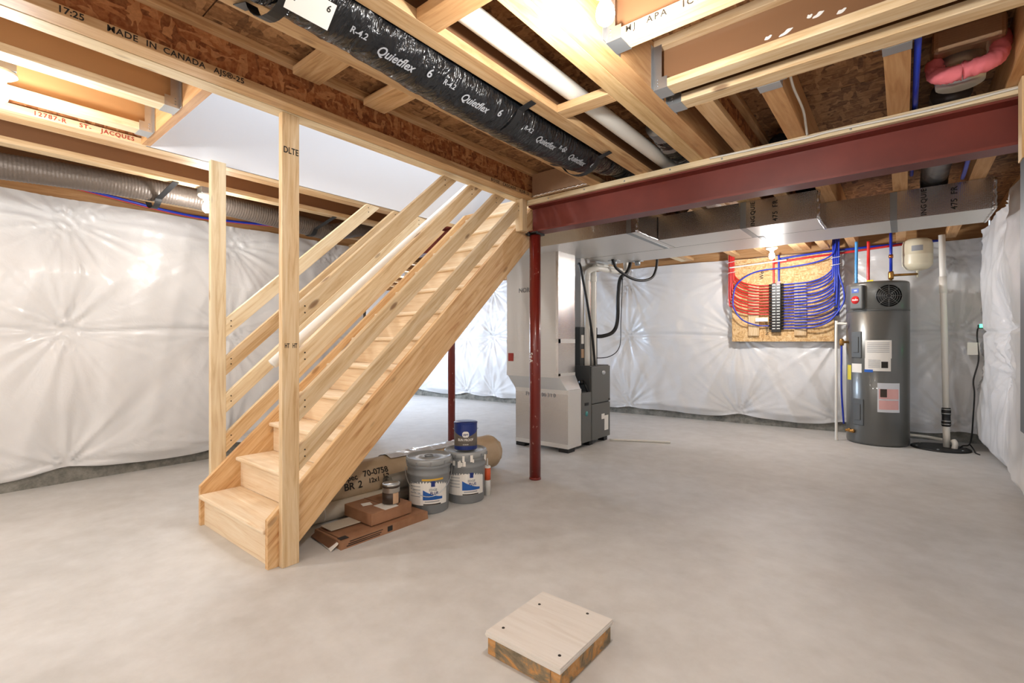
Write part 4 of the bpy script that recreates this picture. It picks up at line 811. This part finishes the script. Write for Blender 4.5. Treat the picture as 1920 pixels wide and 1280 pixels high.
# flat carton, square carton, small can
fx = thing('flat_carton', (-2.56, 1.77, 0), 'long flat torn cardboard carton lying under the stairs', 'carton')
b = MB(); b.hexa([(-2.72, 1.47, 0), (-2.405, 1.455, 0), (-2.40, 2.078, 0), (-2.72, 2.078, 0)], [(-2.72, 1.475, .035), (-2.405, 1.46, .048), (-2.40, 2.072, .05), (-2.72, 2.072, .045)]); b.build('carton_body', 'cardboard', fx)
b = MB(); b.hexa([(-2.70, 1.50, .049), (-2.58, 1.50, .050), (-2.56, 1.82, .051), (-2.70, 1.86, .049)], [(-2.70, 1.50, .052), (-2.58, 1.50, .053), (-2.56, 1.82, .054), (-2.70, 1.86, .052)]); b.build('inner_liner', 'vinyl_cream', fx)
b = MB(); b.hexa([(-2.70, 1.44, .006), (-2.46, 1.415, .012), (-2.44, 1.475, .045), (-2.70, 1.49, .035)], [(-2.70, 1.44, .010), (-2.46, 1.415, .016), (-2.44, 1.478, .050), (-2.70, 1.492, .040)]); b.build('torn_flap', 'cardboard_dark', fx)
b = MB(); b.hexa([(-2.56, 1.43, .004), (-2.43, 1.41, .002), (-2.425, 1.45, .03), (-2.56, 1.47, .03)], [(-2.56, 1.43, .008), (-2.43, 1.41, .006), (-2.425, 1.452, .036), (-2.56, 1.472, .036)]); b.build('paper_scrap', 'paper', fx)
patch('black_mark', .035, .03, frame((-2.4005, 1.78, .026), (0,1,0), (0,0,1)), 'ink', fx); patch('black_mark', .05, .04, frame((-2.44, 1.49, .0505), (0,1,0), (-1,0,0)), 'ink', fx)
for k, (y, z) in enumerate(((1.62, .034), (1.61, .022), (1.60, .012))): patch('fine_print', .22, .005, frame((-2.4035, y, z), (0,1,0), (0,0,1)), 'ink', fx)
bx_ = thing('square_carton', (-2.6, 1.83, .052), 'closed brown carton under the small paint can', 'carton')
b = MB(); b.box((-2.745, 1.685, .053), (-2.452, 1.985, .125)); b.build('carton_body', 'cardboard', bx_, bevel=.003)
b = MB(); b.box((-2.745, 1.828, .125), (-2.452, 1.834, .1262)); b.build('flap_seam', 'cardboard_dark', bx_)
patch('shipping_label', .10, .12, frame((-2.51, 1.83, .1262), (0,1,0), (-1,0,0)), 'paper', bx_); patch('paper_scrap', .06, .05, frame((-2.63, 1.77, .1262), (.3,1,0), (-1,0,0)), 'paper', bx_)
cq = (-2.525, 1.88); z1 = .1275; t = thing('small_paint_can', (*cq, z1), 'small dark brown paint can on the square carton', 'paint can')
b = MB(); b.lathe([(.052, z1), (.054, z1+.003), (.054, z1+.118), (.055, z1+.121), (.055, z1+.126), (.051, z1+.127), (.048, z1+.122), (.001, z1+.122)], (*cq, 0), 32); b.build('can_body', 'can_metal', t)
b = MB(); b.lathe([(.0546, z1+.006), (.0546, z1+.075)], (*cq, 0), 32); b.build('brown_label', 'can_brown', t); b = MB(); b.lathe([(.0548, z1+.105), (.0548, z1+.118)], (*cq, 0), 32); b.build('dark_band', 'can_brown', t)
patch('tan_panel', .04, .065, cyl_frame(cq, z1+.042, .0552, 32), 'can_tan', t, bend=.0546)
# rolls
cr = thing('carpet_roll', (-3.0, 2.3, 0), 'long brown-paper wrapped roll with black handwriting', 'roll')
RR = .148; ax0, ax1 = V((-3.075, 1.40, RR)), V((-2.955, 3.30, RR)); b = MB(); P = [ax0.lerp(ax1, k/50) for k in range(51)]
cf = crinkle(RR*1.02, .05, 8, 5); b.tube(P, RR, 36, rf=lambda i, a: min(RR, cf(i, a))); b.build('paper_wrap', 'kraft', cr)
b = MB(); e0 = ax1; dd_ = (ax1-ax0).normalized(); b.tube([e0-dd_*.01, e0+dd_*.05, e0+dd_*.09], .1, 24, rf=lambda i, a: (.146, .12, .05)[i]*(1-.08*abs(math.sin(5*a)))); b.build('folded_end', 'kraft', cr)
dirn = dd_; side = V((0,0,1)).cross(dirn)*-1
def rolltext(s, f, ang, size):
    c = ax0.lerp(ax1, f); n = (side*math.sin(ang)+V((0,0,1))*math.cos(ang)); text(s, size, frame(c+n*(RR+.0012), dirn, n.cross(dirn)), 'ink', cr, name='handwriting', sx=1.0)
for s_, f, an, sz in (('Spec', .235, 1.05, .055), ('70-0758', .338, 1.0, .06), ('BR', .225, 1.42, .066), ('2', .268, 1.42, .066), ('12x1', .325, 1.36, .045), ('13', .375, 1.33, .058)): rolltext(s_, f, an, sz)
b = MB(); q = np.random.default_rng(3); vs = []; fs = []
for i in range(26):
    for j in range(9):
        a = -1.0+1.5*j/8; c = ax0.lerp(ax1, .42+.40*i/25); n = side*math.sin(a)+V((0,0,1))*math.cos(a); vs.append(c+n*(RR+.004+.010*q.random()))
fs = [(i*9+j, i*9+j+1, i*9+j+10, i*9+j+9) for i in range(25) for j in range(8)]; b.add(vs, fs); b.build('plastic_wrap', 'poly_clear', cr)
v1 = thing('vinyl_roll', (-2.82, 1.95, 0), 'thin cream roll lying on the floor against the big roll', 'roll'); b = MB(); cx = lambda y: -2.887+.063*(y-1.48); b.tube([(cx(1.48), 1.48, .055), (cx(2.5), 2.5, .055)], .055, 24); b.build('sheet', 'vinyl_cream', v1)
for y in (1.52, 1.60): b = MB(); b.tube([(cx(y), y, .0556), (cx(y), y+.006, .0556)], .0556, 24); b.build('band', 'paper', v1)
v2 = thing('vinyl_roll', (-2.79, 2.3, .11), 'grey loosely coiled vinyl roll lying on the cream roll', 'roll')
sp3 = []; 
for k in range(60):
    a = k*.23; r = .030+.0006*k; sp3.append((-2.784+r*math.cos(a), .170+r*math.sin(a)))
b = MB(); vs = [(x, y, z) for (x, z) in sp3 for y in (2.04, 2.62)]; b.smooth = True; b.add(vs, [(2*i, 2*i+1, 2*i+3, 2*i+2) for i in range(59)]); b.smooth = False
o_ = b.build('coiled_sheet', 'vinyl_grey', v2); sm = o_.modifiers.new('thick', 'SOLIDIFY'); sm.thickness = .004; b = MB(); b.tube([(-2.784, 2.05, .170), (-2.784, 2.6, .170)], .027, 16); b.build('core', 'vinyl_grey', v2)
# floor pit cover
pcv = thing('pit_cover', (-1.03, 1.49, 0), 'square plywood cover screwed on a dirty timber form in the floor', 'floor cover')
X0, X1, Y0, Y1 = -1.193, -.866, 1.31, 1.672
for a, c in (((X0+.004, Y0+.006, 0), (X0+.042, Y1-.006, .066)), ((X1-.042, Y0+.006, 0), (X1-.004, Y1-.006, .066)), ((X0+.042, Y0+.004, 0), (X1-.042, Y0+.042, .066)), ((X0+.042, Y1-.042, 0), (X1-.042, Y1-.004, .066))):
    b = MB(); b.box(a, c); b.build('form_board', 'dirty_wood', pcv, bevel=.003)
for k, (z0, z1, i_) in enumerate(((.066, .072, .0), (.0725, .079, -.002), (.0795, .086, .0))):
    b = MB(); b.box((X0+i_, Y0+i_, z0), (X1-i_, Y1-i_, z1)); b.build('plywood_layer', 'ply', pcv)
for x, y in ((-1.145, 1.58), (-1.155, 1.365), (-.905, 1.365), (-.96, 1.645)):
    b = MB(); b.lathe([(.001, 0), (.006, 0), (.005, .0015)], n=10); b.build('screw', 'ink', pcv, Matrix.Translation((x, y, .086)))
